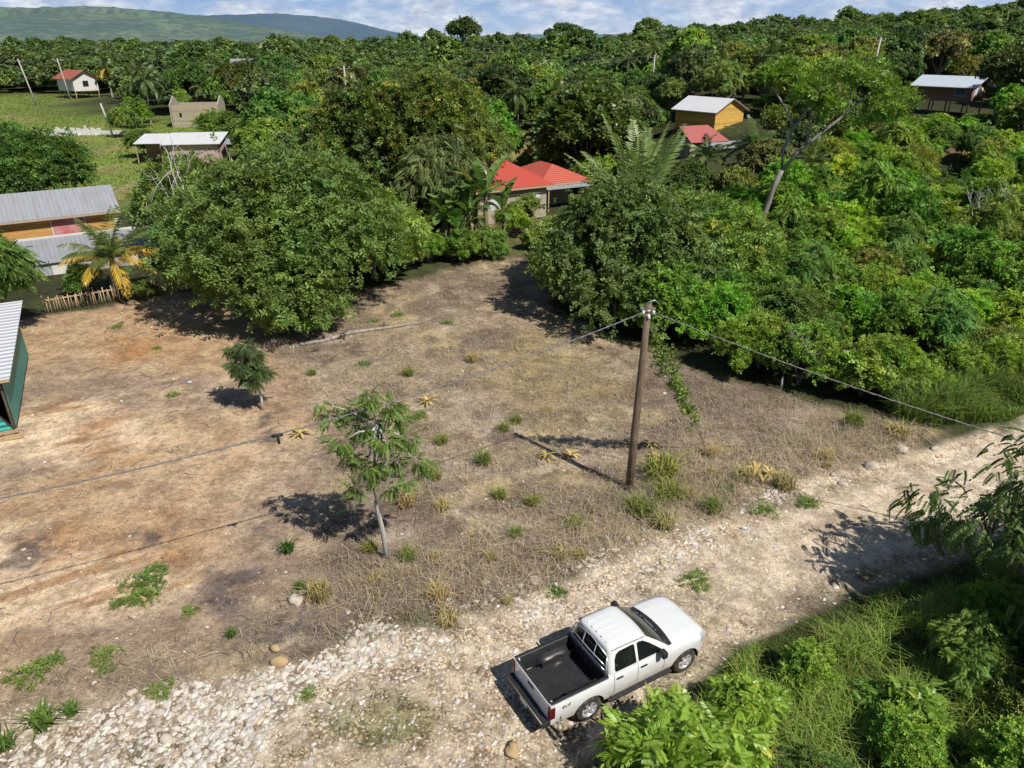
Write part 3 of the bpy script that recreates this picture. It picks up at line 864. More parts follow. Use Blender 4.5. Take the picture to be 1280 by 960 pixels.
        mb = MB(); mb.tube([(.40, s * .655, 1.668), (0, s * .66, 1.692), (-.62, s * .655, 1.69)], .011, 6); mb.build('gutter_strip', black, t)
        # mirror
        mb = MB(); mb.box(.70, .86, s * 1.02 - .10, s * 1.02 + .10, 1.10, 1.30, .045); mb.box(.78, .85, s * .90 - .05, s * .90 + .05, 1.13, 1.18, .01)
        mb.build('side_mirror', black, t)
        # lamps
        mb = MB()
        P = []
        for x in np.linspace(2.20, 2.60, 7):
            w_ = side(x, 1)[0]
            P.append([(x + .004, s * (side(x, k)[0] + .006), side(x, k)[1]) for k in (.60, .75, .9, 1.0)] + [(x + .004, s * (w_ - .05 - .10 * (x - 2.2) / .4), zt(x) + .012)])
        mb.grid(P); mb.build('headlight', simple('headlight_glass', (.55, .58, .60), .1, .3), t)
        mb = MB(); mb.box(-2.545, -2.40, s * .85 - .062, s * .85 + .067, .66, 1.02, .02); mb.build('taillight', simple('taillight_red', (.13, .012, .010), .18), t)
        # wheels
        for a in AX:
            w = thing('wheel', None, None, (a, s * .80, .375)); w.parent = t
            mb = MB(); prof = [(.225, -.115), (.33, -.125), (.362, -.10), (.375, -.06), (.377, 0), (.375, .06), (.362, .10), (.33, .125), (.225, .115)]
            mb.grid([[(r_ * math.cos(q), y_, r_ * math.sin(q)) for r_, y_ in prof] for q in np.linspace(0, 2 * math.pi, 33)], True)
            mb.build('tyre', rubber, w)
            mb = MB(); yo = s * .095
            mb.grid([[(r_ * math.cos(q), y_, r_ * math.sin(q)) for r_, y_ in ((.228, s * .115), (.205, s * .10), (.19, s * .02), (.02, s * .02))] for q in np.linspace(0, 2 * math.pi, 33)], True)
            for k in range(6):
                q = k * math.pi / 3; M = Matrix.Rotation(q, 4, 'Y')
                mb.box(.03, .212, yo - .015, yo + .013, -.034, .034, .008, M)
            mb.tube([(0, s * .03, 0), (0, s * .118, 0)], .055, 12)
            mb.build('rim', alloy, w)
            mb = MB(); mb.tube([(0, -s * .02, 0), (0, -s * .35, 0)], .30, 14)
            mb.build('axle_hub', black, w)
    # underside and wheel wells
    mb = MB(); mb.box(-2.4, 2.35, -.62, .62, .36, .50); mb.box(-2.3, .9, -.78, .78, .44, .56); mb.box(2.15, 2.55, -.66, .66, .40, .7)
    for a in AX:
        for s in (-1, 1):
            mb.grid([[(a + (RA + .01) * math.cos(q), s * y_, .36 + (RA + .01) * math.sin(q)) for y_ in (.90, .55)] for q in np.linspace(-.15, math.pi + .15, 17)])
            mb.box(a - .47, a + .47, s * .55 - .01, s * .55 + .01, .40, .84)
    mb.build('underbody', black, t)
    # windscreen, cowl, wipers, back window
    mb = MB(); P = []
    for k in np.linspace(0.02, .93, 7):
        z = 1.14 + .505 * k; row = []
        x1 = np.interp(z, [1.14, 1.38, 1.645], [1.10, .79, .42]); hy = np.interp(z, [1.14, 1.38, 1.645], [.865, .775, .672]); bow = .10 if z < 1.5 else .10 - .03 * (z - 1.5) / .145
        for q in np.linspace(-1, 1, 15):
            y = q * (hy - .075); row.append((x1 + bow * (1 - (y / hy) ** 2) + .007, y, z + .006))
        P.append(row)
    mb.grid(P); mb.build('windshield', wglass, t)
    mb = MB(); P = []
    for o in (.012, .05, .10, .135):
        row = []
        for q in np.linspace(-1, 1, 15):
            y = q * .80; row.append((1.105 + .10 * (1 - (y / .865) ** 2) + o, y, 1.10 + .055 * (1 - (y / .865) ** 2.2 if y > 0 else 1 - (-y / .865) ** 2.2) + .012))
        P.append(row)
    mb.grid(P); mb.build('cowl', black, t)
    for y0, y1 in ((.55, -.05), (-.10, -.66)):
        mb = MB(); mb.tube([(1.235, y0, 1.165), (1.14, (y0 + y1) / 2, 1.205), (1.12, y1, 1.20)], .011, 5); mb.build('wiper', black, t)
    mb = MB(); P = [[(np.interp(z, [1.14, 1.38, 1.645], [-.80, -.755, -.70]) - .006, q * (np.interp(z, [1.14, 1.645], [.865, .672]) - .12), z) for q in np.linspace(-1, 1, 5)] for z in np.linspace(1.17, 1.60, 4)]
    mb.grid(P); mb.build('rear_window', glass, t)
    mb = MB()
    for z in (1.20, 1.36):
        mb.tube([(-.84, -.76 + .1 * (z - 1.14), z), (-.86, 0, z), (-.84, .76 - .1 * (z - 1.14), z)], .017, 6)
    for y in (-.24, .24): mb.tube([(-.86, y, 1.08), (-.83, y, 1.42), (-.745, y, 1.66)], .017, 6)
    for y in (-.78, .78): mb.tube([(-.86, y, 1.08), (-.84, y * .97, 1.36), (-.76, y * .86, 1.60)], .020, 6)
    mb.tube([(-.76, -.67, 1.60), (-.735, 0, 1.675), (-.76, .67, 1.60)], .020, 6)
    mb.build('window_guard', chrome, t)
    # load bed
    mb = MB(); P = []
    for x in np.linspace(-2.44, -.86, 3):
        row = []
        y = -.70
        while y < .66:
            for dy, z in ((0, .660), (.045, .660), (.056, .612), (.083, .612)): row.append((x, y + dy, z))
            y += .10
        P.append(row)
    mb.grid(P, False)
    for s in (-1, 1):
        mb.grid([[(x, s * .745, .63), (x, s * .760, .78), (x, s * .752, .80), (x, s * .772, 1.02), (x, s * .775, 1.095), (x, s * .795, 1.115), (x, s * .875, 1.113), (x, s * .893, 1.095)] for x in np.linspace(-2.50, -.84, 12)])
        P = []
        for x in np.linspace(-1.92, -.87, 15):
            k = max(0.02, 1 - ((x + 1.395) / .53) ** 4) ** .5
            P.append([(x, s * (.765 - .24 * k * math.cos(q)), .63 + .25 * k * math.sin(q)) for q in np.linspace(0, math.pi / 2, 7)])
        mb.grid(P)
        for x in (-2.2, -1.0): mb.box(x - .05, x + .05, s * .768 - .008, s * .768 + .008, .93, .97, .004)
    mb.box(-.86, -.81, -.78, .78, .62, 1.105, .01)
    for y in np.linspace(-.6, .6, 7): mb.box(-.875, -.858, y - .05, y + .05, .66, 1.04, .006)
    mb.box(-2.452, -2.44, -.765, .765, .63, 1.07, .004); mb.box(-2.515, -2.445, -.80, .80, 1.09, 1.106, .006)
    mb.build('bed_liner', liner, t)
    tg = MB(); tg.box(-2.535, -2.455, -.775, .775, .56, 1.088, .018); tg.box(-2.544, -2.53, -.60, .60, .66, .86, .008); tg = tg.build('tailgate', white, t)
    mb = MB(); mb.box(-2.552, -2.53, -.13, .13, .93, 1.0, .01); mb.build('tailgate_handle', black, tg)
    bp = MB(); bp.box(-2.74, -2.50, -.88, .88, .43, .60, .035); bp.box(-2.70, -2.55, -.50, .50, .60, .612, .004); bp = bp.build('rear_bumper', black, t)
    mb = MB(); mb.tube([(-2.735, -.84, .585), (-2.745, 0, .59), (-2.735, .84, .585)], .012, 6); mb.build('bumper_edge', simple('worn_metal', (.42, .36, .28), .5, .4), bp)
    mb = MB(); mb.box(-2.752, -2.738, -.16, .16, .46, .56, .004); mb.build('number_plate', simple('plate_white', (.72, .72, .70), .5), bp)
    # 4x4 marks on the rear quarters
    for s in (-1, 1):
        cu = bpy.data.curves.new('decal', 'FONT'); cu.body = '4x4'; cu.size = .17; cu.shear = .3; cu.extrude = .001; cu.align_x = 'CENTER'
        cu.materials.append(simple('decal_grey', (.16, .13, .13), .5))
        tmp = bpy.data.objects.new('decal', cu); d = link(bpy.data.objects.new('decal', bpy.data.meshes.new_from_object(tmp)), t)
        y_ = max(side(-2.12, k)[0] for k in (.6, .8)) + .006
        d.location = (-2.12, s * y_, .86)
        d.rotation_euler = (R(90), 0, 0 if s < 0 else math.pi)
    return t


tx, ty = 2.58, 14.0
pickup((tx, ty, hz(tx, ty) + .01), R(29.9)).scale = (.97, .97, .97)

# ------------------------------------------------------------------ utility pole, its wires and guy
LEANX = .17


def pole_at(x, y): return hz(x, y)


px, py = 4.22, 22.44
pz = hz(px, py)
up = thing('utility_pole', 'tall weathered wooden utility pole at the edge of the dry lot', 'utility pole', (px, py, pz))
mb = MB(); mb.tube([(0, 0, -.4), (LEANX * .3, 0, 2.2), (LEANX * .65, 0, 4.6), (LEANX, 0, 7.05)], [.145, .135, .122, .105], 14); mb.build('shaft', M_POLE, up)
M_STEEL = simple('galvanised_steel', (.42, .43, .45), .4, .7); M_PORC = simple('porcelain', (.72, .70, .66), .25)
mb = MB(); mb.tube([(LEANX - .02, 0, 6.62), (LEANX - .02, 0, 6.72)], .125, 14); mb.tube([(LEANX - .02, 0, 6.80), (LEANX - .02, 0, 6.86)], .122, 14); mb.box(LEANX - .26, LEANX + .24, -.03, .03, 6.86, 6.92, .008, Matrix.Rotation(0, 4, 'Z'))
mb.build('clamp', M_STEEL, up)
for dx_, dz_ in ((-.17, 6.80), (.16, 6.80), (.02, 6.64)):
    mb = MB(); mb.tube([(LEANX + dx_, -.12, dz_ - .06), (LEANX + dx_, -.12, dz_ - .02), (LEANX + dx_, -.12, dz_), (LEANX + dx_, -.12, dz_ + .05)], [.03, .055, .035, .05], 10); mb.build('insulator', M_PORC, up)
mb = MB(); mb.tube([(LEANX - .1, -.02, 7.03), (LEANX + .02, 0, 7.12), (LEANX + .2, .02, 7.16), (LEANX + .32, .05, 7.05)], .018, 6); mb.build('bracket', M_STEEL, up)
M_CABLE = simple('cable_sheath', (.16, .16, .17), .5)
M_BLACKP = simple('black_rubber', (.02, .02, .02), .6)


def cable(name, a, b, sag, label, rad=.018, n=40, cat='cable', group=None, mat=None, twist=False):
    a, b = Vector(a), Vector(b); pts = []
    for i in range(n + 1):
        f = i / n; p = a.lerp(b, f); p.z -= sag * 4 * f * (1 - f); pts.append(p)
    mb = MB(); mb.tube([p - a for p in pts], rad, 6)
    if twist:
        q = [p - a + Vector((0, math.sin(i * 2.2) * rad * 1.6, math.cos(i * 2.2) * rad * 1.6)) for i, p in enumerate(pts)]
        mb.tube(q, rad * .7, 5)
    o = mb.build(name, mat or M_CABLE); o.location = a
    return tag(o, label, cat, group), pts


EL = (-27.6, 7.2); ER = (20.6, 16.8)
c1, pts = cable('power_cable', (px + LEANX - .17, py - .12, pz + 6.8), (EL[0], EL[1], hz(*EL) + 6.95), 1.95, 'twisted grey overhead cable running left from the wooden pole across the bare lot', .016, 160, twist=True)
sp = pts[53] - Vector(c1.location)
mb = MB(); mb.tube([sp + Vector((-.14, -.06, -.03)), sp + Vector((.14, .06, -.03))], .05, 8); mb.tube([sp, sp + Vector((.02, 0, -.28))], .035, 6); mb.build('splice_box', M_BLACKP, c1)
c2, _ = cable('power_cable', (px + LEANX + .16, py - .12, pz + 6.8), (ER[0], ER[1], hz(*ER) + 3.1), .35, 'twisted grey overhead cable dropping right from the wooden pole towards the road', .016, 90, twist=True)
for (ex, ey, eh, lab) in ((EL[0], EL[1], 7.1, 'far wooden pole holding the left end of the overhead cable'), (ER[0], ER[1], 3.3, 'short wooden post holding the right end of the overhead cable')):
    q = thing('utility_pole', lab, 'utility pole', (ex, ey, hz(ex, ey)))
    mb = MB(); mb.tube([(0, 0, -.3), (0, 0, eh * .5), (0, 0, eh)], [.14, .125, .105], 12); mb.build('shaft', M_POLE, q)
    mb = MB(); mb.tube([(0, 0, eh - .25), (0, 0, eh - .15)], .125, 12); mb.build('clamp', M_STEEL, q)
gx0, gy0 = 7.75, 25.35
gw, _ = cable('guy_wire', (px + LEANX, py + .05, pz + 6.5), (gx0, gy0, hz(gx0, gy0) - .05), .10, 'thin steel guy wire slanting from the pole top to the ground', .011, 12, 'guy wire', mat=M_STEEL)

# climbing vine on the guy wire
rng = np.random.default_rng(5)
nv = 150
f = rng.beta(1.7, 2.9, nv) * .92 + .02
f = np.where(f > .62, .62 + (f - .62) * np.where(rng.random(nv) < .55, .15, 1), f)
dense = .05 + .50 * np.exp(-((f - .27) / .13) ** 2) * (rng.random(nv) < .9)
A = np.array([px + LEANX, py + .05, pz + 6.5]); Bv = np.array([gx0, gy0, hz(gx0, gy0)])
pos = A + (Bv - A) * f[:, None] + rng.normal(0, 1, (nv, 3)) * dense[:, None] * .34 - np.array([0, 0, .2]) * (dense[:, None])
d = rng.normal(0, 1, (nv, 3)); d[:, 2] -= .5
rot = frames(d, np.array([0, 0, 1.0]) + rng.normal(0, .4, (nv, 3)))
V, Cc = spread(t_twig(7, .5, .3, 3), pos, rot, rng.uniform(.22, .4, nv), np.array([.15, .24, .05]) * rng.uniform(.6, 1.3, (nv, 1)))
vt = thing('climbing_vine', 'leafy green vine climbing the guy wire right of the wooden pole', 'vine', (0, 0, 0))
obj('leaves', quads_mesh('leaves', V, Cc, M_LEAF), vt)
mb = MB(); mb.tube([tuple(A + (Bv - A) * k + rng.normal(0, .04, 3)) for k in np.linspace(.18, 1, 14)], .016, 5); mb.build('stem', M_BARK, vt)

# ------------------------------------------------------------------ buildings
A30 = R(30)
M_ZINC = sheet_material('zinc_sheet', (.33, .35, .385), (.24, .19, .15), 0, .30, .65, .55)
M_WHITEROOF = sheet_material('white_sheet', (.74, .75, .76), (.42, .40, .38), 0, .3, .35, .45)
M_REDROOF = sheet_material('red_sheet', (.50, .075, .045), (.34, .12, .10), 0, .26, .55, .6)
M_REDROOF_Y = sheet_material('red_sheet_across', (.52, .10, .06), (.32, .10, .09), 1, .26, .5, .5)
M_FADEDRED = sheet_material('faded_red_sheet', (.46, .13, .12), (.30, .15, .13), 0, .3, .5, .55)
M_TEAL = sheet_material('teal_sheet', (.035, .36, .32), (.05, .22, .20), 2, .24, .35, .45)
M_TEALV = sheet_material('teal_sheet_upright', (.03, .30, .28), (.04, .17, .17), 1, .34, .35, .45)
M_ORANGEB = board_material('orange_boards', (.68, .37, .11), .2)
M_YELLOWB = board_material('yellow_boards', (.78, .48, .11), .25)
M_BROWNB = board_material('brown_boards', (.36, .22, .16), .22)
M_CONC = paint_material('cement_render', (.42, .37, .29), .85, .5, (.28, .23, .18), 1.2)
M_PINK = paint_material('pink_wall', (.55, .38, .40), .8, .45, (.34, .22, .22), 1.5)
M_BLOCK = board_material('concrete_blocks', (.50, .42, .31), .22, .75)
M_SHUT = board_material('white_louvres', (.74, .76, .78), .11, .7)
M_DARK = simple('dark_opening', (.012, .012, .012), .6)
M_FASCIA = simple('fascia_wood', (.45, .33, .21), .7)
M_WHITEP = paint_material('white_paint_wall', (.70, .69, .66), .6, .3)


def slab(mb, pts, th=.05):
    """a thin sheet: polygon extruded down"""
    up_ = [Vector(p) for p in pts]; lo = [p - Vector((0, 0, th)) for p in up_]
    mb.face(up_); mb.face(lo[::-1])
    for i in range(len(up_)):
        j = (i + 1) % len(up_); mb.face([up_[i], lo[i], lo[j], up_[j]])


def gable_house(name, label, x, y, rz, L, Wd, wh, rise, over, wallm, roofm, stilts=0, windows=(), z=None, gable=None, cat='house'):
    """ridge along local x; windows: (side, along, z, w, h, material, kind)"""
    t = thing(name, label, cat, (x, y, hz(x, y) if z is None else z), rz)
    s = stilts
    mb = MB()
    hx, hy = L / 2, Wd / 2
    mb.face([(-hx, -hy, s), (hx, -hy, s), (hx, -hy, s + wh), (-hx, -hy, s + wh)])
    mb.face([(-hx, hy, s), (hx, hy, s), (hx, hy, s + wh), (-hx, hy, s + wh)])
    for e in (-1, 1):
        mb.face([(e * hx, -hy, s), (e * hx, hy, s), (e * hx, hy, s + wh), (e * hx, 0, s + wh + rise), (e * hx, -hy, s + wh)])
    mb.face([(-hx, -hy, s), (hx, -hy, s), (hx, hy, s), (-hx, hy, s)])
    mb.build('wall', wallm, t)
    k = rise / hy; zo = s + wh - k * over + .06
    mb = MB()
    for e in (-1, 1):
        slab(mb, [(-hx - over, e * (hy + over), zo), (hx + over, e * (hy + over), zo), (hx + over, 0, s + wh + rise + .06), (-hx - over, 0, s + wh + rise + .06)], .04)
    rf = mb.build('roof', roofm, t)
    mb = MB()
    for e in (-1, 1):
        mb.box(-hx - over + .01, hx + over - .01, e * (hy + over) - .03, e * (hy + over) + .02, zo - .17, zo - .045)
    mb.build('fascia', M_FASCIA, rf)
    if stilts:
        for ix in np.linspace(-hx + .15, hx - .15, 4):
            for iy in (-hy + .15, hy - .15):
                mb = MB(); mb.box(ix - .09, ix + .09, iy - .09, iy + .09, -.8, s); mb.build('stilt', M_WOOD, t)
    for side_, al, zz, w, h, mt, kind in windows:
        mb = MB(); fr = MB()
        zz += s
        if side_ in 'fb':
            e = -1 if side_ == 'f' else 1
            mb.box(al - w / 2, al + w / 2, e * (hy + .02) - .02, e * (hy + .02) + .02, zz, zz + h)
            fr.box(al - w / 2 - .08, al + w / 2 + .08, e * (hy + .012) - .014, e * (hy + .012) + .014, zz - .08, zz + h + .08)
        else:
            e = -1 if side_ == 'l' else 1
            mb.box(e * (hx + .02) - .02, e * (hx + .02) + .02, al - w / 2, al + w / 2, zz, zz + h)
            fr.box(e * (hx + .012) - .014, e * (hx + .012) + .014, al - w / 2 - .08, al + w / 2 + .08, zz - .08, zz + h + .08)
        wn = fr.build(kind, M_WHITEP if kind == 'window' else M_FASCIA, t)
        mb.build('shutter' if kind == 'window' else 'panel', mt, wn)
    return t


def hip_house(mbname, t, x0, x1, y0, y1, ze, zr, over, mat, ridge_along='x', mat2=None):
    x0 -= over; x1 += over; y0 -= over; y1 += over
    mb = MB(); mb2 = MB()
    if ridge_along == 'x':
        h = (y1 - y0) / 2; a, b = (x0 + h * .85, (y0 + y1) / 2, zr), (x1 - h * .85, (y0 + y1) / 2, zr)
    else:
        h = (x1 - x0) / 2; a, b = ((x0 + x1) / 2, y0 + h * .9, zr), ((x0 + x1) / 2, y1 - h * .9, zr)
    c00, c10, c11, c01 = (x0, y0, ze), (x1, y0, ze), (x1, y1, ze), (x0, y1, ze)
    if ridge_along == 'x':
        slab(mb, [c00, c10, b, a]); slab(mb, [c11, c01, a, b]); slab(mb2, [c10, c11, b]); slab(mb2, [c01, c00, a])
    else:
        slab(mb2, [c10, c11, b, a]); slab(mb2, [c01, c00, a, b]); slab(mb, [c00, c10, a]); slab(mb, [c11, c01, b])
    r = mb.build(mbname, mat, t)
    mb2.build('roof_side', mat2 or mat, r)
    mb = MB()
    for p, q in ((c00, c10), (c10, c11), (c11, c01), (c01, c00)):
        p, q = Vector(p), Vector(q); d_ = (q - p).normalized(); n_ = Vector((d_.y, -d_.x, 0)) * .012
        mb.face([p + n_ - Vector((0, 0, .05)), q + n_ - Vector((0, 0, .05)), q + n_ - Vector((0, 0, .22)), p + n_ - Vector((0, 0, .22))])
    mb.build('fascia', M_FASCIA, r)
    return r


# red roofed cement house in the centre
cx_, cy_ = 3.1, 67.3
t = thing('red_roofed_house', 'cement house with bright red hip roof and white louvre window behind the banana plants', 'house', (cx_, cy_, hz(cx_, cy_)), R(29))
mb = MB(); mb.box(-8.6, 0, 0, 9.0, -.2, 2.9); mb.build('wall', M_CONC, t)
hip_house('roof', t, -8.6, 0, 0, 9.0, 2.95, 5.5, .55, M_REDROOF, 'x', M_REDROOF_Y)
mb = MB(); mb.box(.56, 5.2, 4.3, 9.2, -.2, 2.35); mb.build('wing_wall', M_CONC, t)
hip_house('wing_roof', t, 1.0, 6.2, 2.6, 9.4, 2.42, 3.75, .35, M_REDROOF_Y, 'y', M_REDROOF_Y)
mb = MB(); slab(mb, [(1.0, 1.4, 2.05), (5.8, 1.4, 2.05), (5.8, 3.3, 2.30), (1.0, 3.3, 2.30)], .04); mb.build('porch_roof', M_ZINC, t)
for x_ in (1.2, 5.6):
    mb = MB(); mb.box(x_ - .06, x_ + .06, 1.5, 1.62, -.1, 2.02); mb.build('porch_post', M_WOOD, t)
for x_, w in ((-1.55, 1.5), (-5.0, 1.3)):
    mb = MB(); mb.box(x_ - w / 2 - .08, x_ + w / 2 + .08, -.028, .01, 1.02, 2.28); wn = mb.build('window', M_WHITEP, t)
    for e in (-1, 1):
        mb = MB(); mb.box(x_ + e * w / 4 - w / 4 + .03, x_ + e * w / 4 + w / 4 - .03, -.05, -.02, 1.08, 2.22); mb.build('shutter', M_SHUT, wn)
mb = MB(); mb.box(.002, .03, 2.2, 3.1, -.1, 2.0); mb.build('door', M_BROWNB, t)
# water tank behind it
wx, wy = ground_point(628, 205)
wx, wy = -1.6, 80.5
tk = thing('water_tank', 'small pale upright water tank behind the bright red roof', 'water tank', (wx, wy, hz(wx, wy)))
mb = MB(); mb.tube([(0, 0, 2.1), (0, 0, 4.2)], .55, 14); mb.tube([(0, 0, 4.2), (0, 0, 4.35)], [.45, .2], 14); mb.build('tank', M_WHITEP, tk)
mb = MB()
for a_ in (-.45, .45):
    for b_ in (-.45, .45): mb.box(a_ - .06, a_ + .06, b_ - .06, b_ + .06, -.3, 2.1)
mb.build('stand', M_WOOD, tk)

# second red roof, right of centre
x_, y_ = 25.6, 101.5
t = thing('faded_red_house', 'low house with faded red roof and grey lean-to right of the upright palm', 'house', (x_, y_, hz(x_, y_) - .5), R(22)); t.scale = (.85, .85, .95)
mb = MB(); mb.box(-4.6, 1.2, -2.6, 2.6, -.4, 2.1); mb.build('wall', M_CONC, t)
mb = MB(); slab(mb, [(-5, -3.3, 1.95), (1.9, -3.3, 1.95), (.2, .2, 3.75), (-5, .2, 3.75)]); slab(mb, [(-5, 3.2, 2.2), (1.6, 3.2, 2.2), (.2, .2, 3.745), (-5, .2, 3.745)]); mb.build('roof', M_FADEDRED, t)
mb = MB(); slab(mb, [(-3.0, -5.6, 1.25), (4.6, -5.0, 1.3), (4.6, -2.9, 1.85), (-3.0, -3.2, 1.90)]); mb.build('lean_to_roof', M_ZINC, t)
mb = MB(); mb.box(-2.8, 4.3, -4.9, -4.8, -.4, 1.3); mb.box(4.2, 4.3, -4.8, -3.2, -.4, 1.4); mb.build('lean_to_wall', M_CONC, t)

gable_house('yellow_house', 'yellow plank house with pale metal gable roof on the right rise', 31.2, 115.5, R(118), 6.6, 12.0, 3.1, 1.75, .55, M_YELLOWB, M_WHITEROOF) if False else None
x_, y_ = 29.6, 117
t = gable_house('yellow_house', 'yellow plank house with pale metal gable roof on the right rise', x_, y_, R(-9), 7.4, 6.6, 3.0, 1.5, .55, M_YELLOWB, M_WHITEROOF, z=hz(x_, y_) - .2)
t.rotation_euler = (0, 0, R(-52))
x_, y_ = ground_point(1182, 142)
t = gable_house('stilt_house', 'small brown wooden house on stilts with pale blue roof among trees at right', x_, y_, R(-50), 8.0, 5.4, 2.4, 1.1, .9, M_BROWNB, sheet_material('pale_blue_sheet', (.58, .66, .72), (.42, .46, .50), 0, .3, .35, .45), 1.7,
                (('r', -1.0, .8, 1.0, 1.1, M_SHUT, 'window'), ('r', 1.0, .8, 1.0, 1.1, M_SHUT, 'window'), ('f', 2.4, .9, 1.4, 1.0, simple('blue_pane', (.12, .16, .24), .2), 'window')), z=hz(x_, y_) + .3)

# orange plank house at left, with sheds in front
x_, y_ = -36.4, 54.8
t = gable_house('orange_house', 'orange plank house with grey metal roof at the left edge', x_, y_, R(33), 11.5, 5.2, 3.0, 1.2, .5, M_ORANGEB, M_ZINC, .25,
                (('f', 2.7, 1.35, 2.1, 1.15, paint_material('red_curtain', (.50, .12, .12), .8, .8, (.62, .50, .48), 1.2), 'window'), ('f', -2.6, .1, 1.1, 2.1, M_CONC, 'door')))
a33 = R(33); ca, sa = math.cos(a33), math.sin(a33)


def loc33(lx, ly): return x_ + lx * ca - ly * sa, y_ + lx * sa + ly * ca


lx, ly = loc33(4.6, -5.5)
t2 = thing('lean_to_shed', 'long grey metal lean-to shed below the orange plank house', 'shed', (lx, ly, hz(lx, ly)), a33)
mb = MB(); slab(mb, [(-5.6, -2.3, .95), (5.6, -2.3, .95), (5.6, 1.75, 1.75), (-5.6, 1.75, 1.75)], .04); mb.build('roof', M_ZINC, t2)
mb = MB(); mb.box(-5.4, 5.4, -2.1, -2.05, -.4, .9); mb.box(5.3, 5.36, -2.05, 1.6, -.4, 1.1); mb.build('wall', sheet_material('grey_wall_sheet', (.40, .41, .42), (.20, .19, .18), 0, .25, .6), t2)
mb = MB(); mb.box(-5.5, 5.5, 1.9, 2.0, 1.62, 1.86); mb.build('white_beam', M_WHITEP, t2)
for q in (-3.2, 1.6):
    mb = MB(); mb.box(q - .5, q + .5, -2.13, -2.105, -.2, .8); mb.build('door', M_WHITEP, t2)
lx, ly = loc33(9.9, -3.2)
t3 = thing('outhouse', 'small white roofed outbuilding with a red edge beside the dark tree', 'shed', (lx, ly, hz(lx, ly)), a33)
mb = MB(); mb.box(-1.4, 1.5, -1.6, 1.6, -.2, 2.1); mb.build('wall', M_CONC, t3)
mb = MB(); slab(mb, [(-1.8, -2, 2.05), (1.9, -2, 2.05), (1.9, 2, 2.6), (-1.8, 2, 2.6)], .05); rf = mb.build('roof', M_WHITEROOF, t3)
mb = MB(); mb.box(-1.85, 1.9, 2.0, 2.08, 2.50, 2.68); mb.build('ridge_trim', simple('red_trim', (.5, .05, .06), .5), rf)

# pink house with white flat roof
x_, y_ = -42.8, 100
t = thing('pink_house', 'pink walled house with bright white low roof left of centre', 'house', (x_, y_, hz(x_, y_)), R(8)); t.scale = (.9, .9, 1)
mb = MB(); mb.box(-1.6, 5.2, -2.4, 3, -.2, 2.5); mb.build('wall', M_PINK, t)
mb = MB(); slab(mb, [(-2.4, -3.0, 2.52), (5.7, -3.0, 2.55), (5.7, 3.6, 3.35), (-2.4, 3.6, 3.32)], .06); slab(mb, [(-6.2, -2.2, 2.62), (-2.45, -2.2, 2.62), (-2.45, 3.6, 3.25), (-6.2, 3.6, 3.25)], .06); mb.build('roof', M_WHITEROOF, t)
mb = MB(); mb.box(-5.8, -1.65, 1.6, 1.8, -.2, 2.7); mb.build('porch_wall', M_BROWNB, t)
for q in (-6.0, -2.7):
    mb = MB(); mb.box(q - .06, q + .06, -2.0, -1.88, -.2, 2.55); mb.build('post', M_WOOD, t)
mb = MB(); slab(mb, [(5.8, -1.5, 2.3), (11.5, -.6, 2.3), (11.5, 1.4, 2.75), (5.8, 1.4, 2.75)], .05); mb.build('side_roof', M_ZINC, t)
for q in (6.2, 11.2):
    mb = MB(); mb.box(q - .06, q + .06, -.6, -.48, -.2, 2.3); mb.build('side_post', M_WOOD, t)

# unfinished block building: two gable ends and a back wall, no roof
x_, y_ = -56.3, 140
t = thing('unfinished_building', 'roofless unfinished block building with raised gable ends beyond the meadow', 'building', (x_, y_, hz(x_, y_)), R(9))
mb = MB(); mb.box(-3.8, 4.0, -2.6, -2.4, -.2, 3.7); mb.build('wall', M_BLOCK, t); mb = MB(); mb.box(-3.8, 4.0, 3.4, 3.6, -.2, 3.7); mb.build('wall', M_BLOCK, t)
for e in (-3.99, 4.01):
    mb = MB()
    for d_ in (-.1, .1):
        mb.face([(e + d_, -2.6, -.2), (e + d_, 3.6, -.2), (e + d_, 3.6, 3.7), (e + d_, .5, 5.0), (e + d_, -2.6, 3.7)])
    for p, q in (((-2.6, -.2), (-2.6, 3.7)), ((-2.6, 3.7), (.5, 5.0)), ((.5, 5.0), (3.6, 3.7)), ((3.6, 3.7), (3.6, -.2))):
        mb.face([(e - .1, *p), (e + .1, *p), (e + .1, *q), (e - .1, *q)])
    mb.build('gable_wall', M_CONC, t)
mb = MB(); mb.box(-2.6, -2.2, -2.62, -2.59, 1.7, 2.4); mb.build('window_opening', M_DARK, t)

# low ruined block wall in the meadow
x_, y_ = ground_point(92, 169)
t = thing('rubble_wall', 'low whitish broken block wall standing in the green meadow', 'wall', (x_, y_, hz(x_, y_)), R(6))
rng = np.random.default_rng(3); mb = MB()
for i in range(54):
    q = -8.6 + i * .32; hh = (.45 if q < -3 else .8 + .55 * abs(math.sin(i * .9)) * rng.random()) if q < 4.5 else .5 + .2 * rng.random()
    mb.box(q, q + .30, -.16 + rng.normal(0, .03), .16, -.2, hh + rng.normal(0, .06), .02)
mb.build('wall', M_WHITEP, t)
mb = MB()
for i in range(26):
    q = rng.uniform(-6, 5); w = rng.uniform(.12, .3); yy = rng.uniform(-1.2, -.3); mb.box(q, q + w * 1.6, yy, yy + w, -.1, w * .8, .02, Matrix.Rotation(rng.normal(0, .02), 4, 'Z'))
mb.build('fallen_blocks', M_WHITEP, t)

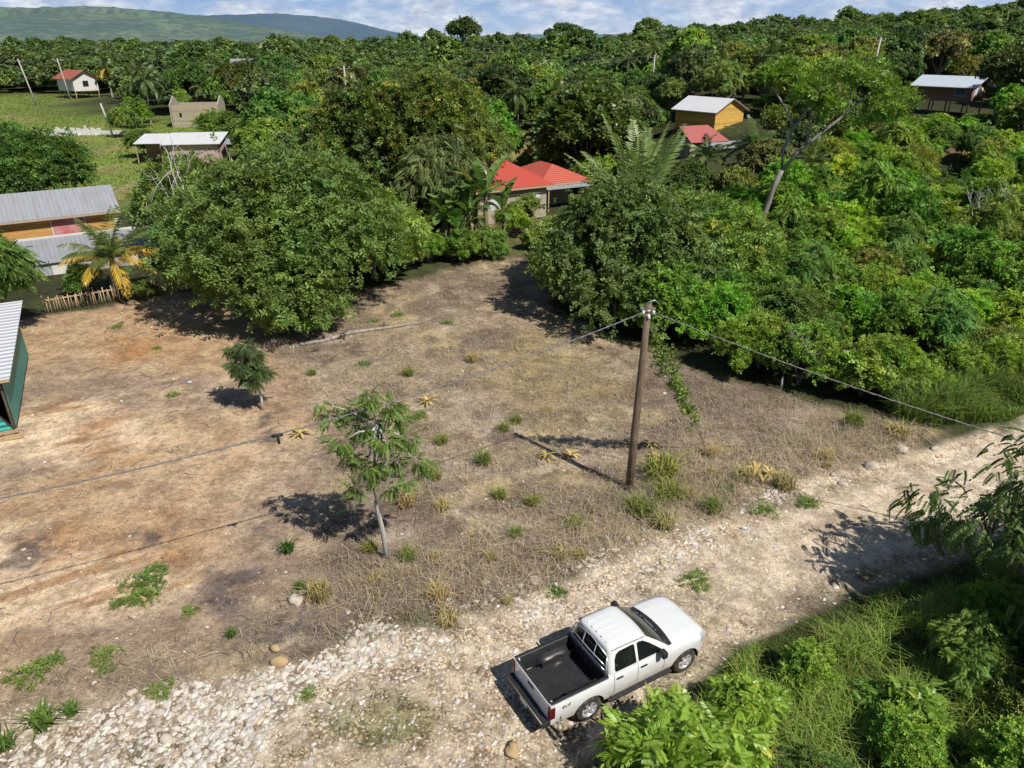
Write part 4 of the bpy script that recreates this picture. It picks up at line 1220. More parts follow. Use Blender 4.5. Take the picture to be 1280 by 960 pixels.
# far houses
x_, y_ = ground_point(101, 122)
gable_house('far_house', 'far white house on short stilts with rusty red roof beyond the meadow', x_, y_, R(-38), 9, 6, 3.2, 1.6, .8, M_WHITEP, sheet_material('rusty_roof', (.42, .12, .07), (.30, .12, .08), 0, .4, .6), 1.8, (('r', 0, 1, 1.4, 1.4, M_DARK, 'window'),))
for u, v, L_, mt, lab, wm in ((322, 104, 11, M_ZINC, 'far house with bluish white metal roof among trees at left', M_WHITEP), (460, 112, 8, sheet_material('sea_green_roof', (.20, .45, .40), (.25, .4, .36), 0, .4, .4), 'far small house with sea green roof among trees', M_WHITEP),
                          (676, 112, 4.2, M_WHITEROOF, 'far narrow white house with grey gable roof above the palms', M_WHITEP), (165, 116, 5, M_WHITEROOF, 'far small orange hut with pale roof beside a palm', M_ORANGEB)):
    x_, y_ = ground_point(u, v + 8)
    gable_house('far_house', lab, x_, y_, R(12 if L_ > 5 else -60), L_, 6 if L_ > 5 else 4, 3.6, 1.3, .5, wm, mt, .6, z=hz(x_, y_) + (2.2 if v < 115 else 0))

# teal shed at the left edge
cx_, cy_ = -20.35, 26.5
t = thing('teal_shed', 'teal metal sided shed with ribbed white roof at the left edge of the dirt lot', 'shed', (cx_, cy_, hz(cx_, cy_)), R(28))
mb = MB(); slab(mb, [(-5.5, -.35, 2.62), (.38, -.35, 2.62), (.38, 9.3, 2.95), (-5.5, 9.3, 2.95)], .035); rf = mb.build('roof', sheet_material('shed_white_roof', (.66, .67, .70), (.40, .42, .48), 1, .42, .5, .35), t)
mb = MB(); mb.box(-5.45, .34, -.34, -.29, 2.46, 2.58); mb.build('fascia', M_WOOD, rf)
mb = MB(); mb.face([(0, .05, .25), (0, 8.9, .25), (0, 8.9, 2.8), (0, .05, 2.55)]); mb.build('side_wall', M_TEALV, t)
mb = MB(); mb.face([(-5.3, 0, .28), (-.02, 0, .28), (-1.25, 0, 2.45), (-5.3, 0, 2.45)]); mb.build('front_wall', M_TEAL, t)
mb = MB(); mb.face([(-5.3, 8.9, .25), (0, 8.9, .25), (0, 8.9, 2.8), (-5.3, 8.9, 2.8)]); mb.face([(-5.3, .05, .25), (-5.3, 8.9, .25), (-5.3, 8.9, 2.8), (-5.3, .05, 2.5)]); mb.build('rear_wall', M_TEALV, t)
mb = MB(); mb.face([(-5.3, .05, .24), (0, .05, .24), (0, 8.9, .24), (-5.3, 8.9, .24)]); mb.build('floor', M_DARK, t)
mb = MB()
for q in (.08, 1.5, 3, 4.5, 6, 7.4, 8.8): mb.box(-.12, -.03, q - .04, q + .04, .25, 2.5)
mb.tube([(-.05, -.03, .3), (-1.28, -.03, 2.48)], .035, 4); mb.build('stud', M_DARKBARK, t)
mb = MB(); mb.box(-5.4, .25, -.45, -.25, .02, .16, .01); mb.box(-5.3, .05, -.02, .12, .10, .25, .01); mb.build('sill_beam', M_WOOD, t)
mb = MB()
for q in (-.3, -2.6, -5):
    for w in (.2, 4.5, 8.6): mb.box(q - .18, q + .18, w - .18, w + .18, -.3, .24, .02)
mb.build('footing', M_CONC, t)

# picket fence behind the dirt lot
fa, fb = Vector((-27.6, 41.2, 0)), Vector((-20.8, 45.9, 0))
fl = (fb - fa).length; ang = math.atan2(fb.y - fa.y, fb.x - fa.x)
t = thing('picket_fence', 'rough old wooden picket fence below the yellow leaved palm', 'fence', (fa.x, fa.y, hz(fa.x, fa.y)), ang)
rng = np.random.default_rng(4)
for i in range(int(fl / .16)):
    q = i * .16 + rng.normal(0, .02)
    mb = MB(); lean = rng.normal(0, .05); hh = .95 + rng.normal(0, .10); mb.tube([(q, 0, -.1), (q + lean, rng.normal(0, .03), hh)], .035, 5); mb.build('picket', M_WOOD if i % 3 else M_BARK, t)
mb = MB(); mb.box(0, fl, .04, .08, .75, .82); mb.build('rail', M_WOOD, t)

# ------------------------------------------------------------------ distant poles and wires
def far_pole(u, v, h, label, arm=True, lean=0, col=None):
    x, y = ground_point(u, v); t = thing('utility_pole', label, 'utility pole', (x, y, hz(x, y)), R(20))
    mb = MB(); mb.tube([(0, 0, -.3), (lean * .5, 0, h * .5), (lean, 0, h)], [.19, .16, .13], 8); mb.build('shaft', col or M_PALE, t)
    if arm:
        mb = MB(); mb.box(lean - 1.0, lean + 1.0, -.06, .06, h - .55, h - .42); mb.build('crossarm', M_BARK, t)
        for e in (-.9, 0, .9):
            mb = MB(); mb.tube([(lean + e, 0, h - .42), (lean + e, 0, h - .2)], .06, 6); mb.build('insulator', M_PORC, t)
    return Vector((x + lean, y, hz(x, y) + h))


P1 = far_pole(46, 132, 10, 'leaning pale utility pole at the far left of the meadow', True, -1.4)
P2 = far_pole(142, 172, 5.2, 'short pale wooden post standing in the green meadow', False, -.8)
P3 = far_pole(436, 152, 9.5, 'pale utility pole among the trees above the big dense bush', True)
P4 = far_pole(814, 128, 9.0, 'pale utility pole among trees left of the yellow house', True)
P5 = far_pole(1078, 142, 11, 'thin leaning utility pole in the woods left of the stilt house', True, .8)
P6 = far_pole(88, 124, 9.5, 'weathered utility pole beside the far rusty red roofed house', True, -.8)
for a_, b_, lab in ((P1, P6, 'far wire between the two leaning poles beyond the meadow'), (P6, P3, 'far wire from the red roofed house to the pole above the big bush'), (P2, P3, 'far wire from the short meadow post to the pole above the big bush'), (P3, P4, 'far wire crossing the woods behind the bright red roof'), (P4, P5, 'far wire passing behind the yellow house')):
    cable('overhead_wire', a_, b_, 1.2, lab, .02, 24, 'wire')

# ------------------------------------------------------------------ vegetation: projected size test keeps sight lines that the photo shows open
def proj(x, y, z):
    r = CAM_H - z; dep = y * CP + r * SP
    return 640 + F_PX * x / dep, 480 + F_PX * (r * CP - y * SP) / dep


OPEN = [(-5, 232, 190, 375, 52), (183, 172, 285, 200, 97), (226, 128, 280, 168, 138), (45, 152, 125, 172, 128), (85, 96, 135, 122, 212), (130, 140, 150, 172, 128), (38, 92, 52, 134, 180),
        (624, 188, 748, 272, 64), (842, 170, 908, 206, 95), (836, 108, 932, 152, 110), (1132, 96, 1245, 138, 148), (632, 166, 686, 190, 110), (100, 168, 150, 245, 80), (1180, 198, 1206, 222, 88), (625, 275, 655, 315, 60),
        (0, 138, 30, 156, 140), (430, 116, 446, 150, 140), (944, 205, 985, 262, 54)]
FREE = [MEADOW, LOT, FIELD2, CLEAR3, YARD, GRASSR]


def in_poly(x, y, poly):
    ins = False; n = len(poly)
    for i in range(n):
        ax, ay = poly[i]; bx, by = poly[(i + 1) % n]
        if (ay > y) != (by > y) and x < (bx - ax) * (y - ay) / (by - ay) + ax: ins = not ins
    return ins


def blocked(x, y, r, h, strict=True):
    zb_ = hz(x, y)
    u0, v0 = proj(x, y, zb_ + h); u1, v1 = proj(x, y, zb_)
    ru = r * F_PX / (y * CP + 8) * .95
    for (a, b, c, d, yy) in OPEN:
        if y < yy + 6 and u0 + ru > a and u0 - ru < c and v1 > b and v0 < d: return True
    return any(in_poly(x, y, p) for p in FREE)


HOUSES = [(0, 71, 7.5), (6, 72, 5), (25.5, 100, 7), (30.5, 118, 8.5), (*ground_point(1182, 142), 6.5), (-33.6, 55.8, 7.5), (-29, 52, 8), (-42, 100, 8), (-56, 140, 6)]


def clear_of_houses(x, y, r): return all(math.hypot(x - a, y - b) > c + r * .6 for a, b, c in HOUSES)


LANDMARKS = [('the wooden utility pole', 4.2, 22.4), ('the broad tree by the pole', 8, 43.5), ('the pale forked trunk', 19.6, 58), ('the yellow plank house', 30, 118), ('the brown stilt house', *ground_point(1182, 142)), ('the faded red roof', 25.5, 101),
             ('the bright red hip roof', 0, 71), ('the straw field', 2, 115), ('the roofless block building', -56, 140), ('the pink house', -42, 100), ('the rubble wall in the meadow', -74, 130), ('the rusty red roofed far house', -119, 218),
             ('the huge olive bush tree', -14, 43), ('the grey roofed orange house', -34, 56), ('the road at the far right', 24, 29)]
TINTS = [('yellow green', (1.35, 1.2, .85)), ('deep green', (.74, .84, .8)), ('olive green', (1.12, .96, .85)), ('cool green', (.85, 1.0, 1.02)), ('bright green', (1.1, 1.25, .85)), ('mid green', (1, 1, 1)), ('brownish green', (1.3, .98, .85))]
USED = {}


def where(x, y):
    best = min(LANDMARKS, key=lambda l: math.hypot(x - l[1], (y - l[2]) * .8))
    dx, dy = x - best[1], y - best[2]; d = math.hypot(dx, dy)
    if abs(dx) > abs(dy): rel = 'right of' if dx > 0 else 'left of'
    else: rel = 'behind' if dy > 0 else 'in front of'
    far = 'just ' if d < 9 else ('well ' if d > 34 else '')
    return far + rel + ' ' + best[0]


def scatter_label(tint, size, noun, x, y):
    return f'{tint} {size} {noun} {where(x, y)}'


placed = []


def free_spot(x, y, r, k=.62):
    return all((x - a) ** 2 + (y - b) ** 2 > (k * (r + c)) ** 2 for a, b, c in placed)


TW = t_twig(11, .42, .20, 1); TW2 = t_twig(12, .34, .22, 2); TWB = t_twig(9, .55, .34, 4); PIN = t_pinnate(9, .30, .11, .3, 1); PIN2 = t_pinnate(12, .26, .085, .45, 2)
CL9 = t_clump(9, .62, .36, 1); CL6 = t_clump(6, .8, .5, 2)

# --- distinct trees of the middle ground
def special(name, label, x, y, seed, H, Rr, base, nl, ns, slen, tm, pal, cat='tree', tint=(1, 1, 1), **kw):
    return plant_tree(name, tree_meshes(seed, H, Rr, base, nl, ns, slen, tm, pal, **kw), x, y, 1, 0, label, cat, None, tint)


special('broadleaf_tree', 'huge dense olive green bushy tree at the left side of the dry lot', -13.4, 43.2, 11, 9.2, 6.7, .2, 34, 10500, .58, TW, PAL['olive'], low=-.6, droop=.35, trunk_r=.28, var=.22)
special('broadleaf_tree', 'low green bush tree joined to the right flank of the huge olive tree', -9.4, 48.4, 12, 6.2, 3.9, .2, 18, 4600, .56, TW, PAL['mid'], low=-.5, trunk_r=.2)
special('broadleaf_tree', 'low leafy skirt bush at the foot of the huge olive tree', -11.6, 38.6, 13, 3.6, 2.3, .1, 10, 1900, .5, TW, PAL['olive'], low=-.6, droop=.4, trunk_r=.12)
special('broadleaf_tree', 'tall dark olive tree in the middle behind the banana plants', -6.9, 64.5, 14, 12.3, 5.4, 2.2, 24, 5600, .68, TW, PAL['olive'], tint=(.82, .80, .75), trunk_r=.3, var=.34, yellow=.05)
special('broadleaf_tree', 'tall dark tree left of the tall olive tree with brownish leaf tips', -12.3, 64, 15, 11.5, 5.0, 2, 20, 4600, .68, TW, PAL['olive'], tint=(.75, .74, .7), trunk_r=.28, var=.36, yellow=.07)
special('weeping_tree', 'grey green weeping tree in front of the tall dark olive tree', -5.6, 59.0, 16, 8.4, 3.8, 1, 18, 3000, .75, PIN2, PAL['grey'], low=-.5, droop=.6, trunk_r=.2)
special('weeping_tree', 'feathery grey green tree leaning over the left wall of the bright red roof', -4.8, 63.2, 161, 9.4, 3.0, 2, 12, 2000, .75, PIN2, PAL['grey'], low=-.5, droop=.6, trunk_r=.2)
special('broadleaf_tree', 'broad leafy tree right behind the utility pole at the edge of the lot', 7.0, 43.2, 17, 7.6, 5.3, .2, 26, 7600, .58, TW2, (.150, .222, .058), low=-.6, droop=.3, trunk_r=.26, var=.26)
special('broadleaf_tree', 'lower loose green tree joined to the right side of the broad tree by the pole', 11.6, 44.6, 171, 6.4, 4.2, .2, 17, 4600, .56, TW, PAL['mid'], low=-.55, droop=.3, trunk_r=.2, yellow=.03, var=.3)
special('broadleaf_tree', 'dark low bush tree beside the yard of the red roofed house', 3.9, 48.0, 18, 4.6, 3.0, .1, 11, 2600, .5, TW, PAL['mid'], low=-.5, trunk_r=.16)
special('mango_tree', 'dark glossy tree with long drooping leaves behind the bright red roof', 8.0, 83, 19, 10.6, 5.4, 1.5, 20, 3600, .95, TWB, PAL['dark'], droop=.4, trunk_r=.3, mat=M_GLOSS, tint=(1.15, 1.1, 1))
special('broadleaf_tree', 'bright green leafy tree hanging over the right end of the red roof', 8.4, 55.2, 20, 4.6, 2.8, .3, 11, 2200, .5, TW2, PAL['mid'], low=-.5, trunk_r=.15)
special('broadleaf_tree', 'drooping leafy tree at the left edge above the teal shed', -28.3, 37.6, 21, 6.6, 2.7, .3, 13, 3800, .6, PIN, PAL['mid'], low=-.6, droop=.6, trunk_r=.18)
special('broadleaf_tree', 'dark dense round tree behind the grey metal roof at the left edge', -43.5, 66, 22, 8.4, 6.0, .3, 22, 5200, .64, TW, PAL['olive'], low=-.5, trunk_r=.25, tint=(.85, .95, .85))
special('broadleaf_tree', 'dark green tree overhanging the right end of the orange house', -22.6, 52.4, 23, 7.9, 3.7, .8, 15, 4200, .58, TW, PAL['olive'], low=-.5, trunk_r=.22, yellow=.06, tint=(.9, .95, .9))
special('broadleaf_tree', 'bright lime green round tree behind the tall olive tree', -3.6, 88, 24, 8.6, 4.6, .6, 16, 2600, .72, CL9, PAL['bright'], trunk_r=.25, tint=(1.05, 1.15, .9))
special('broadleaf_tree', 'fan branched green tree in front of the roofless block building', -43.6, 116, 25, 5.2, 4.2, .4, 13, 2000, .85, PIN, PAL['mid'], trunk_r=.2, flat=.6)
special('shrub', 'leafy bush growing beneath the banana plants at the end of the lot', -1.6, 54.0, 26, 2.0, 1.5, .1, 9, 1700, .45, TW, PAL['mid'], 'shrub', low=-.5, trunk_r=.1)
special('shrub', 'round green bush beside the cement wall of the red roofed house', 1.2, 63.2, 27, 2.9, 1.3, .1, 6, 800, .4, TW, PAL['olive'], 'shrub', low=-.5, trunk_r=.08)
special('shrub', 'small dark bush beside the trunk of the yellow leaved palm', -26.9, 44.6, 28, 2.2, 1.2, .1, 6, 800, .36, TW, PAL['mid'], 'shrub', low=-.5, trunk_r=.06)
special('emergent_tree', 'round crowned tree standing above the skyline left of the middle', -19.5, 330, 29, 17, 7.5, 9, 14, 900, 1.5, CL9, PAL['dark'], trunk_r=.5)
special('emergent_tree', 'flat topped tree standing above the skyline in the middle', 20, 318, 30, 14.5, 6.5, 10, 8, 520, 1.4, CL9, PAL['dark'], flat=.35, trunk_r=.4)

# bare dead tree in front of the pink house
def bare_tree(label, x, y, H, seed, mat, spreadk=.55, tag_='dead_tree'):
    rng = np.random.default_rng(seed); mb = MB()

    def grow(p, d, L, r, lv):
        q = p + d * L
        m = (p + q) * .5 + Vector(rng.normal(0, .06 * L, 3))
        mb.tube([p, m, q], [r, r * .8, r * .6], 5, False)
        if lv == 0: return
        for k in range(2 + (rng.random() < .6)):
            nd = (d + Vector(rng.normal(0, spreadk, 3)) + Vector((0, 0, .18))).normalized(); grow(q, nd, L * rng.uniform(.55, .8), r * .58, lv - 1)
    grow(Vector((0, 0, -.1)), Vector((.05, 0, 1)), H * .32, H * .017, 4)
    o = mb.build(tag_, mat); o.location = (x, y, hz(x, y)); return tag(o, label, 'tree')


bare_tree('bare whitish dead tree standing left of the huge olive tree', -20.9, 47.3, 10.0, 5, M_PALE)
bare_tree('thin bare grey tree in front of the pink house', -24.6, 56, 8.5, 8, M_PALE, .5)
bare_tree('bare grey snag in the woods above the palms in the middle', 28, 150, 9.5, 9, M_PALE, .5)

bare_tree('thin dead branch sticking out at the front of the broad tree by the pole', 5.6, 38.2, 4.6, 14, M_BARK, .5)
bare_tree('small dry dead tree at the shaded edge of the thicket', 12.6, 31.0, 3.6, 15, M_PALE, .6)
bare_tree('bare grey dead tree among the thicket bushes at the right', 33, 52, 7.5, 16, M_PALE, .5)

# tall pale forked trunk on the right
t = thing('forked_tree', 'tall tree with pale forked trunk and thin crown on the right', 'tree', (19.6, 58.0, hz(19.6, 58)))
mb = MB()
mb.tube([(0, 0, -.2), (.25, 0, 2.2), (.7, 0, 4.4), (1.1, 0, 5.6)], [.27, .22, .19, .18], 10)
mb.tube([(1.1, 0, 5.6), (1.0, .1, 7.0), (1.5, .2, 8.6), (2.4, .3, 9.9), (3.1, .5, 11.2)], [.15, .13, .115, .09, .05], 8)
mb.tube([(1.5, .2, 8.5), (1.2, 0, 9.4), (.2, -.2, 10.6), (-.6, -.1, 11.6)], [.11, .10, .08, .04], 7)
mb.tube([(1.1, 0, 5.6), (2.3, -.1, 7.2), (3.5, -.2, 8.3), (5.0, -.3, 9.6), (6.3, -.2, 10.8), (7.2, 0, 11.7)], [.16, .135, .115, .10, .07, .03], 8)
mb.tube([(2.6, -.1, 7.5), (2.75, .1, 8.8), (2.7, .2, 9.9), (3.2, .4, 11.3)], [.10, .09, .07, .03], 7)
mb.tube([(5.0, -.3, 9.6), (5.2, -.4, 10.6), (5.0, -.2, 12.0)], [.09, .07, .03], 6)
mb.build('trunk', bark_material('pale_trunk_bark', (.13, .115, .10), (.40, .38, .36), 3), t)
rng = np.random.default_rng(31)
cl = np.array([(4.4, .9, 9.8, .9), (6.4, .2, 9.2, 1.1), (8.6, .3, 9.6, 1.2), (9.4, .2, 10.6, 1.0), (-.6, 0, 12.3, .9), (.4, .5, 12.6, .9), (.8, .6, 12.4, 1.6), (3, .5, 12.2, 1.8), (4.6, -.4, 12.8, 1.9), (6.8, 0, 12.4, 1.7), (8.0, .3, 11.4, 1.3), (2, -1.2, 11.4, 1.2), (5.5, 1.5, 12.2, 1.5), (2.0, 1, 10.8, .8), (3.4, -1.4, 10.6, .9), (7.6, -.8, 10.5, 1.0)])
NF = 800; k = rng.integers(0, len(cl), NF); d = rng.normal(0, 1, (NF, 3)); d /= np.linalg.norm(d, axis=1, keepdims=True); d[:, 2] = np.abs(d[:, 2]) * .9 - .25
pos = cl[k, :3] + d * cl[k, 3:4] * .74 * rng.uniform(.5, 1.15, (NF, 1)) * np.array([1, 1, .75])
V, Cc = spread(TW, pos, frames(d + rng.normal(0, .4, d.shape) - np.array([0, 0, .2]), np.array([0, 0, 1.0]) + d * .4), rng.uniform(.6, .95, NF), np.array(PAL['mid']) * rng.uniform(.6, 1.25, (NF, 1)) * np.array([.95, 1.05, .95]))
obj('crown', quads_mesh('crown', V, Cc, M_LEAF), t)

# --- two young trees standing on the lot
def sapling(label, x, y, trunk, clusters, ns, slen, tm, pal, seed, bark, tr):
    t = thing('young_tree', label, 'tree', (x, y, hz(x, y)))
    rng = np.random.default_rng(seed); mb = MB(); n = len(trunk)
    mb.tube(trunk, [tr * (1 - .45 * i / (n - 1)) for i in range(n)], 8)
    top = Vector(trunk[-1]); fork = [Vector(p) for p in trunk[-2:]]
    cl = np.array(clusters, float); cl[:, :2] *= .92; cl[:, 3] *= .68
    for c_ in cl:
        p = Vector(c_[:3]); src = fork[0].lerp(fork[1], rng.random()); m_ = src.lerp(p, .5) + Vector((0, 0, .12))
        mb.tube([src, m_, p], [tr * .42, tr * .28, tr * .10], 5)
    mb.build('trunk', bark, t)
    k = rng.choice(len(cl), ns, p=cl[:, 3] ** 2 / np.sum(cl[:, 3] ** 2)); d = rng.normal(0, 1, (ns, 3)); d /= np.linalg.norm(d, axis=1, keepdims=True); d[:, 2] = d[:, 2] * .7 + .12
    pos = cl[k, :3] + d * cl[k, 3:4] * rng.uniform(.25, .95, (ns, 1)) * np.array([1, 1, .6])
    ax = d.copy(); ax[:, 2] -= .45; ax += rng.normal(0, .3, ax.shape)
    rot = frames(ax, np.array([0, 0, 1.0]) + d * .5, rng.normal(0, .3, ns))
    V, Cc = spread(tm, pos, rot, slen * rng.uniform(.7, 1.2, ns), np.array(pal) * rng.uniform(.65, 1.3, (ns, 1)))
    obj('crown', quads_mesh('crown', V, Cc, M_LEAF), t)
    return t


sapling('slender young tree with open leafy crown in the middle of the dry lot', -3.93, 18.5, [(0, 0, -.1), (-.03, 0, 1.0), (-.16, 0, 2.0), (-.22, .02, 2.9), (.0, .05, 3.9), (.05, .05, 4.8)],
        [(-.1, 0, 5.7, .5), (.5, .2, 5.3, .5), (-.6, .3, 5.2, .5), (-1.35, .2, 4.95, .45), (-1.0, -.3, 4.4, .55), (-.35, .3, 4.6, .55), (.35, -.3, 4.5, .6), (1.0, .2, 4.2, .55), (.7, .6, 4.7, .4), (1.35, -.2, 3.7, .38), (-.95, .2, 3.6, .5), (-.25, -.5, 3.7, .55),
         (.45, .1, 3.5, .5), (.95, -.3, 3.1, .35), (-.7, -.2, 2.75, .4), (.4, -.2, 2.75, .38), (-.25, .2, 3.1, .4), (1.55, .3, 3.3, .25), (-1.6, 0, 5.5, .22)], 620, .34, t_pinnate(8, .32, .14, .4, 5), (.15, .25, .05), 51, M_PALE, .085)
sapling('small dense young tree left of the fallen log on the bare lot', -10.98, 28.8, [(0, 0, -.1), (.02, 0, .6), (-.06, 0, 1.2), (-.2, 0, 1.9), (-.35, 0, 2.6)],
        [(-.35, 0, 3.0, .5), (-.9, .1, 2.75, .5), (-.1, .2, 2.5, .55), (-.7, -.3, 2.2, .55), (.15, -.2, 1.95, .55), (-.35, .3, 2.0, .5), (-.95, .2, 1.95, .4), (.45, .1, 1.7, .35), (-.1, -.3, 1.5, .4), (-.6, .1, 1.5, .35)], 900, .36, PIN2, (.085, .155, .055), 52, M_PALE, .07)

# --- palms
def palm_meshes(seed, H, n, L, a0, a1, leaf=.75, col=(.125, .18, .045), yellow=0, curve=1.0, trunk_r=.16, lean=.3, width=.045, hang=.5):
    rng = np.random.default_rng(seed)
    mb = MB(); mb.tube([(0, 0, -.2), (lean * .25, 0, H * .45), (lean, 0, H)], [trunk_r * 1.3, trunk_r, trunk_r * .8], 8)
    tr = bpy.data.meshes.new('trunk'); mb.bm.to_mesh(tr); mb.bm.free(); tr.materials.append(M_BARK)
    V = []; Cc = []
    for i in range(n):
        f = i / (n - 1); az = i * 2.39996 + rng.normal(0, .15); el = R(a0 + (a1 - a0) * f ** .9 + rng.normal(0, 5)); Li = L * rng.uniform(.85, 1.1)
        hv = np.array([math.cos(az), math.sin(az), 0]); side_ = np.array([-math.sin(az), math.cos(az), 0])
        p = np.array([lean, 0, H]); segs = 16; pts = [p]; e = el
        for k in range(segs):
            e -= curve * (.06 + .09 * k / segs) * (.55 + math.cos(el) * .6)
            p = p + (hv * math.cos(e) + np.array([0, 0, math.sin(e)])) * Li / segs; pts.append(p)
        yc = np.array([.58, .42, .05]) if (yellow and f > 1 - yellow and rng.random() < .8) else np.array(col) * rng.uniform(.75, 1.25)
        for k in range(segs):
            q0, q1 = pts[k], pts[k + 1]; dd = (q1 - q0) / np.linalg.norm(q1 - q0); nn = np.cross(dd, side_)
            if nn[2] < 0: nn = -nn
            w = .028 * (1 - k / segs) + .008
            V += [q0 - side_ * w, q0 + side_ * w, q1 + side_ * w, q1 - side_ * w]; Cc += [yc * 1.25] * 4
            if k < 2: continue
            t_ = k / segs; ll = leaf * math.sin(math.pi * min(1, .16 + .84 * t_)) ** .7
            for j in range(3):
                b = q0 + (q1 - q0) * (j + .5) / 3
                for s in (-1, 1):
                    d = dd * .75 + side_ * s * .85 + np.array([0, 0, -hang + rng.normal(0, .1)]) + nn * .1
                    V += kite(b, d, nn + side_ * s * .25, ll * rng.uniform(.85, 1.1), width * 2.2, .05); Cc += [yc * rng.uniform(.8, 1.2)] * 4
    return quads_mesh('crown', np.array(V), np.array(Cc), M_GLOSS), tr


COCO = [palm_meshes(61, 5.5, 20, 3.4, 78, -35), palm_meshes(62, 7.0, 22, 3.6, 75, -40, lean=.6), palm_meshes(63, 3.0, 16, 3.3, 82, 5, col=(.13, .19, .05)), palm_meshes(64, 5.8, 20, 3.4, 78, -35, yellow=.5)]
YP = palm_meshes(65, 2.3, 24, 3.2, 84, 14, leaf=.80, yellow=.55, col=(.12, .18, .035), width=.028, hang=.6, curve=.72)
plant_tree('coconut_palm', YP, -25.2, 44.6, 1.05, .5, 'young coconut palm with drooping yellow lower fronds before the grey shed', 'palm tree')
COH = palm_meshes(66, 1.2, 15, 8.2, 90, 68, leaf=1.1, curve=.42, col=(.30, .38, .13), width=.07, hang=.35, trunk_r=.3, lean=.1)
plant_tree('cohune_palm', COH, 9.4, 56.5, 1.08, 1.0, 'large palm with tall upright pale fronds right of the bright red roof', 'palm tree')
for (x, y, k, s, lab) in ((25.2, 79, 2, 1.25, 'bushy short palm with fan of dark fronds left of the forked tree'), (30.5, 77, 2, .9, 'pale short palm right of the forked tree'), (20.5, 80, 2, 1.0, 'short palm in front of the faded red house lean-to'),
                     (-19.6, 76, 2, 1.2, 'palm with yellow tips above the huge olive tree'), (1.0, 128, 0, 1.15, 'palm with hanging fronds at the far end of the straw field'), (7.5, 131, 0, 1.1, 'second palm right of the one at the end of the straw field'),
                     (-5.5, 134, 0, 1.1, 'palm left of the far end of the straw field'), (-11, 138, 1, 1.0, 'taller palm further left of the straw field palms'), (3.5, 168, 3, 1.1, 'palm with orange yellow lower fronds near the far narrow white house'),
                     (-104, 205, 3, 1.2, 'yellowing palm beside the far rusty red roofed house'), (-89, 200, 1, 1.25, 'tall yellow tipped palm right of the far rusty red roofed house'), (-34, 138, 0, 1.2, 'palm cluster member right of the roofless block building'),
                     (-30, 150, 1, 1.15, 'tall palm behind the ones right of the block building'), (-40, 132, 0, 1.05, 'leaning palm just right of the block building gable'), (-54, 190, 3, 1.2, 'palm with yellow fronds far above the block building'), (-66, 142, 0, 1.35, 'thick shaggy palm left of the roofless block building'),
                     (-8, 155, 1, 1.2, 'palm rising above the trees behind the straw field'), (46, 104, 2, 1.0, 'short pale palm in the thicket right of the yellow house'), (52, 118, 0, .9, 'palm among trees below the stilt house')):
    plant_tree('coconut_palm', COCO[k], x, y, s, None, lab, 'palm tree')

# --- banana plants
def banana(seed, H, n, L, yellow=.1):
    rng = np.random.default_rng(seed); mb = MB()
    mb.tube([(0, 0, -.1), (.05, 0, H * .5), (.08, 0, H)], [.16, .13, .09], 8); st = bpy.data.meshes.new('stem'); mb.bm.to_mesh(st); mb.bm.free(); st.materials.append(bark_material('banana_stem', (.10, .13, .05), (.22, .20, .10), 4))
    V = []; Cc = []
    for i in range(n):
        az = i * 2.4 + rng.normal(0, .3); el = R(85 - 62 * (i / n) + rng.normal(0, 8)); e = el; Li = L * rng.uniform(.75, 1.1); hv = np.array([math.cos(az), math.sin(az), 0]); sd = np.array([-math.sin(az), math.cos(az), 0])
        p = np.array([.08, 0, H]); S = 12; cc = np.array([.16, .27, .06]) * rng.uniform(.7, 1.25)
        if rng.random() < yellow: cc = np.array([.30, .24, .06])
        for k in range(S):
            e -= .05 + .07 * k / S; q = p + (hv * math.cos(e) + np.array([0, 0, math.sin(e)])) * Li / S
            if k >= 2:
                w0 = .30 * math.sin(math.pi * (k - 2 + .3) / (S - 1.4)) ** .6; w1 = .30 * math.sin(math.pi * min(.999, (k - 1 + .3) / (S - 1.4))) ** .6
                for s in (-1, 1):
                    dr = np.array([0, 0, .10 + rng.normal(0, .07)]); gap = (q - p) * (.12 if rng.random() < .4 else .0)
                    V += [p, q - gap, q - gap + sd * s * w1 + dr * w1 * 2, p + sd * s * w0 + dr * w0 * 2]; Cc += [cc * rng.uniform(.85, 1.15)] * 4
            else:
                V += [p - sd * .03, p + sd * .03, q + sd * .03, q - sd * .03]; Cc += [cc] * 4
            p = q
    return quads_mesh('leaves', np.array(V), np.array(Cc), M_GLOSS), st


